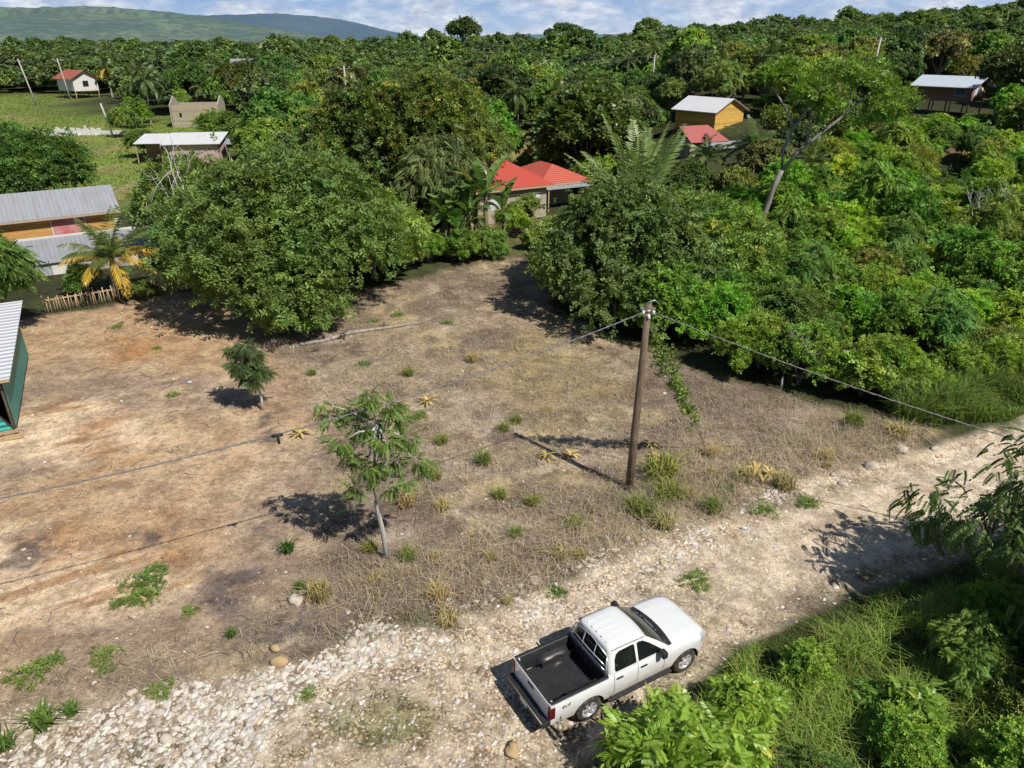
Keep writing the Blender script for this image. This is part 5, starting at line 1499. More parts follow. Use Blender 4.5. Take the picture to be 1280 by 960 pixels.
pr_ = random.Random(77); np_ = 0; pal_tries = 0
while np_ < 40 and pal_tries < 4000:
    pal_tries += 1
    y = 120 + 150 * pr_.random(); x = pr_.uniform(-.62, .45) * y
    if blocked(x, y, 3, 8) or not clear_of_houses(x, y, 3) or not free_spot(x, y, 2.0, .8): continue
    plant_tree('coconut_palm', COCO[pr_.choice((0, 1, 1, 3))], x, y, pr_.uniform(.85, 1.25), pr_.uniform(0, 6), 'distant ' + pr_.choice(('tall', 'leaning', 'shaggy')) + ' palm rising from the wood, ' + where(x, y), 'palm tree', 'palms in the distant wood')
    placed.append((x, y, 2.0)); np_ += 1
BAN = [banana(71, 2.2, 8, 2.5), banana(72, 3.0, 9, 2.7, .15), banana(73, 1.5, 7, 2.0, .2)]
for x, y, k, s, lab in ((-1.9, 55.4, 1, 1.35, 'tallest banana plant left of the bright red roof'), (-3.3, 54.6, 0, 1.35, 'banana plant with pale leaf left of the tallest banana'), (-5.0, 54.6, 0, 1.25, 'banana plant at the left end of the banana clump'), (-4.0, 53.4, 2, 1.3, 'short banana plant in front of the clump'),
                        (-2.8, 56.6, 1, 1.3, 'banana plant at the back of the clump'), (-6.2, 54.9, 2, 1.3, 'small banana plant beside the grey green weeping tree'), (-.7, 56.4, 0, 1.2, 'banana plant nearest the red roofed house')):
    b = thing('banana_plant', lab, 'banana plant', (x, y, hz(x, y)), random.uniform(0, 6), 'banana plants left of the red roofed house'); b.scale = (s, s, s)
    obj('leaves', BAN[k][0], b); obj('stem', BAN[k][1], b)

# --- thicket and woodland: every tree and bush its own object
SH = [tree_meshes(101, 3.6, 2.2, .1, 11, 1900, .42, TW, PAL['bright'], low=-.45, trunk_r=.10, limbs=False),
      tree_meshes(102, 4.4, 2.3, .1, 12, 2000, .44, TW2, PAL['bright'], low=-.45, trunk_r=.10, limbs=False, var=.34),
      tree_meshes(103, 3.0, 2.0, .1, 9, 1500, .42, TWB, PAL['mid'], low=-.45, trunk_r=.10, limbs=False),
      tree_meshes(104, 4.8, 2.1, .2, 12, 1300, .55, PIN, PAL['mid'], low=-.45, droop=.45, trunk_r=.10, limbs=False),
      tree_meshes(105, 3.4, 2.5, .1, 13, 2000, .42, TW, PAL['olive'], low=-.45, trunk_r=.10, limbs=False, yellow=.05)]
MID = [tree_meshes(111, 8.0, 4.0, 1.5, 17, 1900, .70, CL9, PAL['olive'], trunk_r=.22),
       tree_meshes(112, 9.5, 3.7, 2.5, 16, 1900, .70, CL9, PAL['mid'], trunk_r=.24, var=.34),
       tree_meshes(113, 6.8, 4.2, .8, 18, 1900, .68, CL9, PAL['mid'], trunk_r=.2, low=-.5),
       tree_meshes(114, 8.6, 4.6, 2.0, 20, 2000, .72, CL9, PAL['dark'], trunk_r=.25, flat=.75),
       tree_meshes(115, 7.2, 3.2, 1.0, 12, 1500, .68, CL9, PAL['bright'], trunk_r=.18, low=-.5),
       tree_meshes(116, 9.0, 4.2, 3.0, 13, 1300, .72, CL9, PAL['grey'], trunk_r=.24, flat=.7, var=.4),
       tree_meshes(117, 7.8, 3.8, 1.2, 15, 1400, .85, PIN, PAL['olive'], trunk_r=.2, droop=.5, yellow=.05)]
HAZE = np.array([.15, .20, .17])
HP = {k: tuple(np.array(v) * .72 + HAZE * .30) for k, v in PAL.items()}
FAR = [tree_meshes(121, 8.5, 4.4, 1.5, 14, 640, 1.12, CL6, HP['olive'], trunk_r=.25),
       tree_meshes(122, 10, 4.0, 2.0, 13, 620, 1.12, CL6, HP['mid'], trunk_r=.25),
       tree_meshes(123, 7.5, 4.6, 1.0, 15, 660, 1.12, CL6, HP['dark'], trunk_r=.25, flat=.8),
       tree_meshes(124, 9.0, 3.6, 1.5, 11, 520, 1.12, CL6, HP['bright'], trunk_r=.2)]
for x, y, r in ((-14.3, 43.2, 5.5), (-8.3, 48.6, 3.5), (-6.3, 61.5, 4), (-12.3, 64, 4), (-4.6, 56.3, 3), (8, 43.5, 5), (3.9, 48.5, 2.5), (8, 83, 4), (6.2, 58.2, 2.5), (-26.2, 37, 2.5), (-43.5, 66, 4.5), (-23.2, 52, 3), (-3.6, 88, 3.5), (9.6, 57.5, 2.5),
                (25.2, 79, 2.5), (30.5, 77, 2), (20.5, 80, 2), (-19.6, 76, 2.5)): placed.append((x, y, r))
THICK = [(2.6, 44.5), (5.6, 39.5), (9.8, 35.2), (14.6, 31.4), (17.6, 30.6), (21, 33.6), (28, 36.5), (44, 33), (70, 62), (62, 84), (36, 84), (20, 64), (9, 62), (4, 52)]
shrub_rng = random.Random(12)
tries = 0; ns_ = 0
while tries < 9000 and ns_ < 175:
    tries += 1
    x = shrub_rng.uniform(2, 66); y = 29 + 55 * shrub_rng.random() ** 1.25
    if not in_poly(x, y, THICK) or abs(x) > .78 * y + 4: continue
    s = shrub_rng.uniform(.62, 1.05) * (1.0 if y < 50 else 1.2); r = 2.1 * s
    edge = y < 33 + 0 and x > 9
    if edge: s *= .8; r *= .8
    if not free_spot(x, y, r, .56) or not clear_of_houses(x, y, r): continue
    k = shrub_rng.choices(range(5), (4, 4, 2, 3, 3))[0]
    if blocked(x, y, r, 3.6 * s): continue
    tn, tv = shrub_rng.choice(TINTS[:6])
    plant_tree('shrub', SH[k], x, y, s, shrub_rng.uniform(0, 6.28), scatter_label(tn, ('small', 'middling', 'big')[min(2, int((s - .5) / .25))], 'bush', x, y), 'shrub', 'bushes of the thicket right of the lot', tv, s * shrub_rng.uniform(.8, 1.2))
    placed.append((x, y, r)); ns_ += 1
# hand placed bushes along the edges
for x, y, k, s, lab in ((11.2, 32.9, 0, .75, 'bright low bush at the shaded lot edge right of the guy wire'), (13.6, 31.6, 1, .7, 'bright bush where the thicket juts into the lot'), (16.0, 30.3, 2, .75, 'rounded bush at the thicket corner above the tall roadside grass'), (18.6, 29.9, 0, .5, 'low bright bush in the roadside grass right of the thicket corner'), (21.0, 31.4, 1, .5, 'leafy bush in the middle of the roadside grass'), (23.6, 32.3, 0, .55, 'leafy bush toward the right end of the roadside grass'), (17.3, 28.6, 3, .38, 'small feathery plant at the foot of the roadside grass'), (24.8, 33.9, 4, .6, 'olive bush at the back of the roadside grass'), (7.4, 37.6, 3, .7, 'feathery bush under the broad tree beside the pole'),
                        (-19.8, 48.0, 4, .7, 'low bush at the right end of the picket fence'), (-23.0, 43.9, 4, .35, 'scrubby bush in front of the picket fence'), (-64, 100, 4, .9, 'lone bush in the meadow left of the pink house'), (-79, 122, 0, .8, 'small bush left of the rubble wall in the meadow'), (-62.5, 125, 3, 1.1, 'dark feathery bush right of the short meadow post'), (-66, 137, 1, 1.2, 'dense bush behind the short meadow post'),
                        (-50, 104, 4, 1.1, 'scrubby bush at the left end of the pink house'), (-33, 74, 0, .9, 'green bush in the meadow above the grey metal roof'), (-29.5, 68.5, 4, 1.2, 'leafy bush behind the right end of the orange house'), (-5.9, 52.3, 0, .62, 'bright bush at the left foot of the banana clump'), (-3.6, 52.2, 1, .58, 'bright bush in front of the banana clump'), (-2.2, 52.9, 3, .55, 'feathery bush at the right foot of the banana clump'), (-7.4, 51.2, 4, .7, 'olive bush between the huge tree and the banana clump'), (-.1, 60.0, 0, .7, 'green bush in the yard before the cement wall'), (1.9, 55.8, 2, .55, 'low bush at the right side of the small green yard')):
    plant_tree('shrub', SH[k], x, y, s, 1.0, lab, 'shrub', None, (1, 1, 1))

tree_rng = random.Random(21); nt_ = 0; tries = 0
while tries < 16000 and nt_ < 262:
    tries += 1
    y = 62 + 118 * tree_rng.random() ** 1.1
    x = tree_rng.uniform(-.76, .76) * y
    s = tree_rng.choice((tree_rng.uniform(.6, .95), tree_rng.uniform(.8, 1.3))); k = tree_rng.choices(range(7), (4, 3, 3, 3, 2, 2, 3))[0]; r = 3.9 * s
    h = 8.3 * s
    if x > 10 and y < 100: s *= .72; r *= .72; h *= .72
    if not free_spot(x, y, r, .60) or not clear_of_houses(x, y, r) or blocked(x, y, r, h): continue
    tn, tv = tree_rng.choice(TINTS)
    plant_tree('woodland_tree', MID[k], x, y, s, tree_rng.uniform(0, 6.28), scatter_label(tn, ('small', 'middling', 'large')[min(2, int((s - .5) / .22))], ('open' if k == 5 else 'leafy') + ' tree', x, y), 'tree', 'trees of the woodland behind the lot', tv, s * tree_rng.uniform(.85, 1.15))
    placed.append((x, y, r)); nt_ += 1
# low growth between the houses fills what stays open
tries = 0; nf = 0
while tries < 9000 and nf < 110:
    tries += 1
    y = 60 + 95 * tree_rng.random(); x = (tree_rng.uniform(-.74, .74) if nf > 60 else tree_rng.uniform(.42, .70)) * y; s = tree_rng.uniform(.6, 1.1); r = 2.1 * s
    if not free_spot(x, y, r, .55) or not clear_of_houses(x, y, r * .3) or blocked(x, y, r, 2.6 * s): continue
    tn, tv = tree_rng.choice(TINTS[:6]); k = tree_rng.randrange(5)
    plant_tree('shrub', SH[k], x, y, s, tree_rng.uniform(0, 6.28), scatter_label(tn, 'low', 'undergrowth', x, y), 'shrub', 'undergrowth bushes between houses and trees', tv, s * .75)
    placed.append((x, y, r)); nf += 1

# the far wood reads as one mass: a single object that repeats four crowns over its points
far_pts = []
fr_ = random.Random(5)
y = 150.0
while y < 800:
    step = 4.5 + y * .0085
    lim = .80 * y + 12
    x = -lim
    while x < lim:
        xx = x + fr_.uniform(-.4, .4) * step; yy = y + fr_.uniform(-.4, .4) * step
        ok = True
        if yy > 345 and xx > -.10 * yy: ok = False
        if ok and any(in_poly(xx, yy, p) for p in (MEADOW, FIELD2)): ok = False
        if ok and not clear_of_houses(xx, yy, 5): ok = False
        if ok and yy < 200 and (not free_spot(xx, yy, 3.9, .62)): ok = False
        if ok and yy < 230 and blocked(xx, yy, 4, 9): ok = False
        if ok: far_pts.append((xx, yy))
        x += step
    y += step * .9
fp = np.array(far_pts); zz = height(fp[:, 0], fp[:, 1])
far_me = bpy.data.meshes.new('far_woodland'); far_me.vertices.add(len(fp)); far_me.vertices.foreach_set('co', np.stack([fp[:, 0], fp[:, 1], zz], 1).astype(np.float32).ravel())
rg = np.random.default_rng(9)
for nm, vals in (('size', rg.uniform(.52, 1.02, len(fp)) * np.where(rg.random(len(fp)) < .07, 1.35, 1) * (1 + .0004 * (fp[:, 1] - 150))), ('turn', rg.uniform(0, 6.28, len(fp)))):
    at_ = far_me.attributes.new(nm, 'FLOAT', 'POINT'); at_.data.foreach_set('value', vals.astype(np.float32))
at_ = far_me.attributes.new('kind', 'INT', 'POINT'); at_.data.foreach_set('value', rg.integers(0, 4, len(fp)).astype(np.int32))
far_o = tag(obj('far_woodland', far_me), kind='stuff')
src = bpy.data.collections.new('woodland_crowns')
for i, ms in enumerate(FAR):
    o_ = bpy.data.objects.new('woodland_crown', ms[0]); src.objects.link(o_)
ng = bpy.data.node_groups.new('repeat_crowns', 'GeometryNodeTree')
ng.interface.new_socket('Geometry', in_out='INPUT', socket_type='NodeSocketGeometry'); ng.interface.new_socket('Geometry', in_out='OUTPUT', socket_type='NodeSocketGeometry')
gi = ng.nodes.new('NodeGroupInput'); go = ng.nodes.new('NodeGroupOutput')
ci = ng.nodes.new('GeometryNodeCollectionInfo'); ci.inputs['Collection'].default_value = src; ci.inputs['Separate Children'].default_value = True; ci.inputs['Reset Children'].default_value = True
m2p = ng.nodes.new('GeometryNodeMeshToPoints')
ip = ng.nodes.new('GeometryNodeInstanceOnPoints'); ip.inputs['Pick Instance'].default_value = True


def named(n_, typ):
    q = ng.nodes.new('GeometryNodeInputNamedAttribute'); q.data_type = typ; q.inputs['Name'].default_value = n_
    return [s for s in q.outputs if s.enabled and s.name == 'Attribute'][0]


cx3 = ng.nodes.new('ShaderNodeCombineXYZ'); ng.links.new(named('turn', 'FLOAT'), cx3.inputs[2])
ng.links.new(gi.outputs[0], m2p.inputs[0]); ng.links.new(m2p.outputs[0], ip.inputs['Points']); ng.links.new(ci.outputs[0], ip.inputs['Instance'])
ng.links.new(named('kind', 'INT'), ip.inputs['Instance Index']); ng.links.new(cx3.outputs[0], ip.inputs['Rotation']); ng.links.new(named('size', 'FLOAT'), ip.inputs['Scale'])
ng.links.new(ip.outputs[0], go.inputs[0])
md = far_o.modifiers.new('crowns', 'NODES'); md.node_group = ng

# ------------------------------------------------------------------ near foliage at the right and bottom
NT = tree_meshes(131, 6.0, 3.0, .9, 15, 1650, .50, t_pinnate(10, .22, .14, .5, 9), (.11, .175, .045), low=-.7, droop=.6, trunk_r=.13, flat=.9)
plant_tree('broadleaf_tree', NT, 14.5, 15.5, 1.0, 2.0, 'feathery drooping tree at the right edge in front of the road', 'tree', None, (.85, .95, .85))
plant_tree('broadleaf_tree', tree_meshes(132, 6.6, 3.0, .3, 12, 2000, .50, PIN2, PAL['mid'], low=-.6, droop=.6, trunk_r=.12), 15.6, 12.6, 1.0, 2.0, 'dark leafy tree at the lower right corner', 'tree', None, (.9, 1, .9))
plant_tree('broadleaf_tree', tree_meshes(133, 6.5, 3.2, .5, 12, 1800, .50, PIN, PAL['mid'], low=-.6, droop=.5, trunk_r=.14), 17.6, 15.2, 1.1, 1.0, 'shady roadside tree beyond the right edge', 'tree', None, (.9, 1, .9))
NB = tree_meshes(134, 2.2, 1.55, .1, 13, 1250, .40, t_pinnate(9, .36, .125, .35, 7), (.26, .40, .045), low=-.3, droop=.15, trunk_r=.06, limbs=False, mat=M_GLOSS, yellow=.03, var=.16)
plant_tree('shrub', NB, 3.55, 10.6, 1.0, .4, 'bright yellow green feathery bush at the bottom edge below the truck', 'shrub', None, (1.25, 1.2, 1))
plant_tree('shrub', NB, 5.6, 12.4, .55, 2.4, 'small bright feathery bush in the tall grass right of the truck', 'shrub', None, (.95, 1.05, .9))
plant_tree('shrub', NB, 1.75, 9.6, .6, 1.4, 'small feathery bush at the bottom edge behind the truck', 'shrub', None, (.9, 1, .9))
for x, y, k, s, lab in ((7.4, 13.6, 1, .30, 'small leafy bush in the tall grass near the shaded road edge'), (8.7, 11.2, 0, .42, 'rounded leafy bush at the bottom edge in the tall grass'), (11.2, 13.6, 3, .45, 'feathery dark bush in the shade under the right edge tree'), (10.8, 10.6, 1, .45, 'leafy bush near the bottom right corner'), (13.0, 15.0, 0, .5, 'shaded bush below the right edge tree by the road'), (12.6, 12.0, 4, .5, 'olive bush in the bottom right corner'), (6.6, 10.6, 4, .33, 'low olive bush right of the bright feathery bush')):
    plant_tree('shrub', SH[k], x, y, s, 2.0, lab, 'shrub', None, (.95, 1, .9))
plant_tree('shrub', NB, 9.2, 12.2, .6, 4.4, 'low leafy bush in the grass in front of the lower right tree', 'shrub', None, (.8, .9, .85))


def blades(name, x, y, h, w, col, mat, lean=.5, rng=None, z=None):
    n = len(x); rng = rng or np.random.default_rng(1)
    az = rng.uniform(0, 6.283, n); tilt = rng.uniform(.05, lean, n)
    bz = height(x, y) if z is None else z
    B = np.stack([x, y, bz - .01], 1); dv = np.stack([np.cos(az), np.sin(az), np.zeros(n)], 1); sv = np.stack([-np.sin(az), np.cos(az), np.zeros(n)], 1)
    up_ = np.array([0, 0, 1.0])
    mid = B + dv * (h * .35 * tilt)[:, None] + up_ * (h * .62)[:, None]
    tip = B + dv * (h * (.75 * tilt + tilt ** 2))[:, None] + up_ * (h * (1.0 - .45 * tilt ** 2))[:, None]
    s = sv * (w * .5)[:, None]
    V = np.stack([B - s, B + s, mid + s * .8, mid - s * .8, tip], 1).reshape(-1, 3)
    i0 = np.arange(n)[:, None] * 5
    q = i0 + np.array([[0, 1, 2, 3]]); t3 = i0 + np.array([[3, 2, 4]])
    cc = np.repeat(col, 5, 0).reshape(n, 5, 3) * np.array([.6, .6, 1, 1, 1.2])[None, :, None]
    return np_mesh(name, V, [q, t3], mat, np.clip(cc.reshape(-1, 3), 0, 1))


def scatter(poly, n, rng):
    P = np.array(poly); out = []
    x0, y0 = P.min(0); x1, y1 = P.max(0)
    xs = rng.uniform(x0, x1, n * 4); ys = rng.uniform(y0, y1, n * 4)
    ins = np.zeros(len(xs), bool); m_ = len(P)
    for i in range(m_):
        ax, ay = P[i]; bx, by = P[(i + 1) % m_]
        ins ^= ((ay > ys) != (by > ys)) & (xs < (bx - ax) * (ys - ay) / ((by - ay) + 1e-12) + ax)
    return xs[ins][:n], ys[ins][:n]


rng = np.random.default_rng(81)
# tall green grass at the bottom right
GF = [(4.7, 13.3), (6.2, 14.7), (8.2, 15.8), (10.4, 16.7), (13, 17.9), (17, 19), (20, 19), (20, 8), (10, 7.0), (4.4, 9.0), (3.6, 11.4)]
x, y = scatter(GF, 85000, rng); cl = fbm(x, y, 1.1, 3, 91); keep = rng.random(len(x)) < .25 + 1.1 * cl; x, y, cl = x[keep], y[keep], cl[keep]
edge_d = np.clip((y - np.interp(x, LX, LY)) * -1, 0, 2) / 2
tall = sm(.38, .68, fbm(x, y, .9, 2, 191)); h = (.14 + .46 * rng.random(len(x))) * (.5 + .7 * edge_d) * (.40 + 1.15 * tall)
c_ = np.array([.20, .29, .05]) * rng.uniform(.6, 1.35, (len(x), 1)); dr_ = rng.random(len(x)) < .12; c_[dr_] = np.array([.26, .21, .09]) * rng.uniform(.7, 1.2, (dr_.sum(), 1))
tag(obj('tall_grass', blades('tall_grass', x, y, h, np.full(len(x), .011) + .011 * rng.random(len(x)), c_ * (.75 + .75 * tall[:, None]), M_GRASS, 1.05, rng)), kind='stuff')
# bright grass at the thicket corner by the road
GRP = [(16.2, 26.9), (16.6, 29.8), (20, 32.6), (26, 35), (31, 34.5), (28, 31.8), (21, 27.6)]
x, y = scatter(GRP, 16000, rng); cl = fbm(x, y, 1.6, 3, 92)
h = (.3 + .8 * rng.random(len(x))) * (.3 + 1.3 * sm(.35, .65, cl)) * np.clip((y - np.interp(x, UX, UY)) / 2.0 + .4, .3, 1.2)
c_ = np.array([.15, .245, .042]) * rng.uniform(.6, 1.35, (len(x), 1)); dr_ = rng.random(len(x)) < .12; c_[dr_] = np.array([.20, .19, .06])
tag(obj('roadside_grass', blades('roadside_grass', x, y, h, np.full(len(x), .035), c_, M_GRASS, .8, rng)), kind='stuff')
# dry matted grass over the lot: lying straw and short standing stalks
x, y = scatter(LOT, 420000, rng)
pm = poly_mask(x, y, BARE, 1.2, 1.6, 16); rd = road_v(x, y)
dens = np.clip(1.0 - .97 * pm, .02, 1) * (.30 + .9 * fbm(x, y, 1.7, 3, 93)) * (1 - sm(25, 50, y) * .45)
frontb = np.exp(-((y - (np.interp(x, UX, UY) + 1.9)) / 1.5) ** 2) * sm(-5.5, -3.5, x)
lump = sm(.40, .62, fbm(x, y, .75, 2, 193)); dens = np.where(rd < .98, .02, dens) * (.35 + .9 * lump)
for p_ in BURNT: dens = dens * (1 - .5 * poly_mask(x, y, p_, .5, 1.0, 51))
keep = rng.random(len(x)) < dens * .8 + frontb * .4; x, y, frontb, lump = x[keep], y[keep], frontb[keep], lump[keep]
n = len(x); h = (.05 + .13 * rng.random(n)) * (.6 + .7 * lump + 1.7 * frontb) * (1 + .6 * fbm(x, y, 2.0, 2, 94)); pick = rng.random((n, 1)); pa = fbm(x, y, 2.6, 3, 95)[:, None]
c_ = np.where(pick < .46, np.array([[.52, .425, .32]]), np.where(pick < .62, np.array([[.28, .215, .175]]), np.where(pick < .86, np.array([[.66, .56, .37]]), np.array([[.33, .34, .11]]))))
c_ = c_ * rng.uniform(.65, 1.2, (n, 1)) * (.78 + .42 * pa)
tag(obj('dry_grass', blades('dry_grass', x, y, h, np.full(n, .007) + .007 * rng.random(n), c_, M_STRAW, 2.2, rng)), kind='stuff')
# meadow grass, coarse
x, y = scatter(MEADOW, 26000, rng); n = len(x)
c_ = np.array([.20, .28, .06]) * rng.uniform(.6, 1.3, (n, 1)); ye = fbm(x, y, 9, 4, 21) > .56; c_[ye] = np.array([.34, .30, .13]) * rng.uniform(.7, 1.2, (ye.sum(), 1))
tag(obj('meadow_grass', blades('meadow_grass', x, y, (.12 + .25 * rng.random(n)), np.full(n, .13), c_, M_GRASS, 1.6, rng)), kind='stuff')
# ground cover under the thicket and woods nearby
x, y = scatter(THICK, 9000, rng); n = len(x)
c_ = np.array([.075, .125, .03]) * rng.uniform(.5, 1.3, (n, 1))
tag(obj('undergrowth', blades('undergrowth', x, y, .4 + .8 * rng.random(n), np.full(n, .10), c_, M_GRASS, 1.2, rng)), kind='stuff')
# green moss and low weeds on the road
x = rng.uniform(-12, 11, 26000); y = rng.uniform(6, 22, 26000); v_ = road_v(x, y)
mo = (fbm(x, y, 2.4, 4, 62) > .53) & (v_ > .02) & (v_ < .85) & ~((x > 4.5) & (v_ > .2)) & (rng.random(len(x)) < .6); x, y = x[mo], y[mo]; n = len(x)
c_ = np.array([.125, .145, .045]) * rng.uniform(.6, 1.3, (n, 1))
tag(obj('road_weeds', blades('road_weeds', x, y, .03 + .06 * rng.random(n), np.full(n, .018), c_, M_GRASS, 1.8, rng)), kind='stuff')

# ------------------------------------------------------------------ stones
def rock_shape(seed, sub=1, rough=.2, flat=.65):
    rg_ = np.random.default_rng(seed); bm = bmesh.new(); bmesh.ops.create_icosphere(bm, subdivisions=sub, radius=1)
    k1, k2 = rg_.normal(0, 1, 3), rg_.normal(0, 1, 3)
    for v_ in bm.verts:
        p = np.array(v_.co); f_ = 1 + rough * 1.2 * math.sin(p @ k1 * 2.2 + seed) + rough * .7 * math.sin(p @ k2 * 3.7) + rg_.normal(0, .12)
        v_.co = Vector(p * f_ * np.array([1.15, .9, flat]))
    V = np.array([v_.co[:] for v_ in bm.verts]); Fc = np.array([[v_.index for v_ in f_.verts] for f_ in bm.faces]); bm.free(); return V, Fc


m, nt, bsdf, out = newmat('limestone')
at = N(nt, 'ShaderNodeAttribute', attribute_name='col'); no = N(nt, 'ShaderNodeTexNoise', Scale=14.0, Detail=6.0, Roughness=.7); tc = N(nt, 'ShaderNodeTexCoord'); nt.links.new(tc.outputs['Object'], no.inputs['Vector'])
r_ = ramp(nt, [(.3, (.68, .64, .58)), (.65, (1.1, 1.1, 1.1))]); nt.links.new(no.outputs[0], r_.inputs[0])
nt.links.new(mixrgba(nt, at.outputs['Color'], r_.outputs[0], 1.0, 'MULTIPLY'), bsdf.inputs['Base Color']); bsdf.inputs['Roughness'].default_value = .9
bu = N(nt, 'ShaderNodeBump', Strength=.5, Distance=.02); nt.links.new(no.outputs[0], bu.inputs['Height']); nt.links.new(bu.outputs[0], bsdf.inputs['Normal'])
M_STONE = m
RK = [rock_shape(s, 1, .27, .58) for s in range(6)]


def stones(name, x, y, size, rng, col, sink=.25):
    Vs, Fs, Cs = [], [], []; off = 0
    which = rng.integers(0, 6, len(x))
    for k in range(6):
        s = which == k
        if not s.any(): continue
        V, Fc = RK[k]; n = s.sum(); a_ = rng.uniform(0, 6.28, n); ca_, sa_ = np.cos(a_), np.sin(a_)
        P = V[None] * size[s][:, None, None] * rng.uniform(.8, 1.2, (n, 1, 3))
        Q = np.stack([P[..., 0] * ca_[:, None] - P[..., 1] * sa_[:, None] + x[s][:, None], P[..., 0] * sa_[:, None] + P[..., 1] * ca_[:, None] + y[s][:, None], P[..., 2] + (height(x[s], y[s]) + size[s] * sink)[:, None]], -1)
        Vs.append(Q.reshape(-1, 3)); Fs.append((Fc[None] + (np.arange(n) * len(V))[:, None, None] + off).reshape(-1, 3)); off += n * len(V)
        Cs.append(np.repeat(col[s], len(V), 0))
    return np_mesh(name, np.concatenate(Vs), [np.concatenate(Fs)], M_STONE, np.concatenate(Cs), smooth=False)


def stone_cols(n, rng):
    p = rng.random((n, 1)); c_ = np.where(p < .72, np.array([[.68, .635, .575]]), np.where(p < .91, np.array([[.58, .51, .42]]), np.array([[.52, .42, .30]])))
    return c_ * rng.uniform(.72, 1.15, (n, 1))


x = rng.uniform(-14, 12.5, 110000); y = rng.uniform(7, 24.5, 110000); v_ = road_v(x, y) + .12 * (fbm(x, y, 1.4, 3, 97) - .5)
sb = poly_mask(x, y, STONEBED, .25, .5, 73); band = sb * (.55 + .45 * sm(-9.5, -7, x))
band = np.maximum(band, np.where((x >= -4.6) & (x < 8.5), .6 * sm(.66, .86, v_) * (1 - sm(1.02, 1.16, v_)) * sm(.32, .6, fbm(x, y, 1.3, 3, 98)), 0))
band = np.maximum(band, np.where(x >= 7, .7 * np.exp(-((v_ - 1.0) / .10) ** 2) * sm(.40, .58, fbm(x, y, 1.3, 3, 99)), 0))
band = np.maximum(band, .17 * ((v_ > .0) & (v_ < 1)) * (1 - sm(3.0, 5.5, x) * .8))
keep = rng.random(len(x)) < band * .62; x, y = x[keep], y[keep]; n = len(x)
size = np.clip(rng.lognormal(-2.95, .40, n), .02, .125) * np.where(band[keep] > .5, 1.0, .68)
tag(obj('gravel', stones('gravel', x, y, size, rng, stone_cols(n, rng) * .98, -.12)), kind='stuff')
# small white chips over the lot
x, y = scatter(LOT, 2600, rng); k_ = rng.random(len(x)) < .25 + .8 * sm(.5, .7, fbm(x, y, 2.5, 3, 96)); x, y = x[k_], y[k_]; n = len(x)
tag(obj('stone_chips', stones('stone_chips', x, y, np.clip(rng.lognormal(-3.5, .4, n), .012, .07), rng, stone_cols(n, rng))), kind='stuff')
xs_, ys_ = scatter(LOT, 500, rng)
mbs = MB()
for q in range(len(xs_)):
    a_ = rng.uniform(0, 6.28); L_ = rng.uniform(.15, .7); zq = hz(xs_[q], ys_[q]) + .02
    mbs.tube([(xs_[q], ys_[q], zq), (xs_[q] + L_ * .5 * math.cos(a_), ys_[q] + L_ * .5 * math.sin(a_), zq + .03), (xs_[q] + L_ * math.cos(a_ + .3), ys_[q] + L_ * math.sin(a_ + .3), zq)], [.014, .012, .006], 4, False)
tag(mbs.build('twig_litter', M_BARK), kind='stuff')
# boulders and larger rocks, one object each
BIG = [(370, 752, .20, 'large pale boulder in the dry grass left of the white stones'), (352, 829, .20, 'yellowish boulder at the top edge of the white stones'), (396, 744, .08, 'fist sized pale stone right of the large pale boulder'), (165, 868, .13, 'white rock left of the stones at the lower left'), (152, 890, .13, 'white rock lowest of two at the lower left'),
       (1128, 567, .26, 'largest white rock at the road edge below the thicket'), (1090, 585, .22, 'broad white rock left of the largest road edge rock'), (1041, 595, .12, 'small pale rock in the dry grass above the road bend'), (606, 730, .11, 'white stone in the dry grass above the truck'), (668, 728, .14, 'white stone right of its twin in the dry grass above the truck'),
       (784, 675, .10, 'pale stone beside the litter below the pole'), (345, 812, .14, 'pale round stone beside the yellowish boulder'), (1168, 563, .16, 'grey white rock at the right end of the road edge'), (1052, 607, .15, 'pale rock beside the road bend'), (300, 868, .15, 'biggest stone among the white stones left of the truck'),
       (210, 925, .16, 'flat pale rock near the bottom edge at left'), (640, 940, .17, 'tan boulder at the bottom edge below the truck tail'), (440, 806, .15, 'pale stone at the upper right tip of the white stones')]
for u, v, s, lab in BIG:
    x, y = ground_point(u, v); V, Fc = rock_shape(u, 2, .25, .68)
    cc = np.array([.56, .50, .42]) if 'yellow' not in lab and 'tan' not in lab else np.array([.52, .38, .21])
    o = obj('boulder', np_mesh('boulder', V, [Fc], M_STONE, np.tile(cc, (len(V), 1)), smooth=True)); o.location = (x, y, hz(x, y) + s * .25); o.scale = (s, s, s); o.rotation_euler = (0, 0, u)
    tag(o, lab, 'rock')

# ------------------------------------------------------------------ single plants on the lot
def tuft_mesh(seed, n, h, spread_, col, width=.022, lean=.9, mat=None):
    rg_ = np.random.default_rng(seed); a_ = rg_.uniform(0, 6.28, n); r = spread_ * rg_.random(n) ** .7
    c_ = np.array(col) * rg_.uniform(.65, 1.3, (n, 1))
    return blades('tuft', r * np.cos(a_), r * np.sin(a_), h * rg_.uniform(.5, 1.1, n), np.full(n, width), c_, mat or M_GRASS, lean, rg_, z=np.zeros(n))


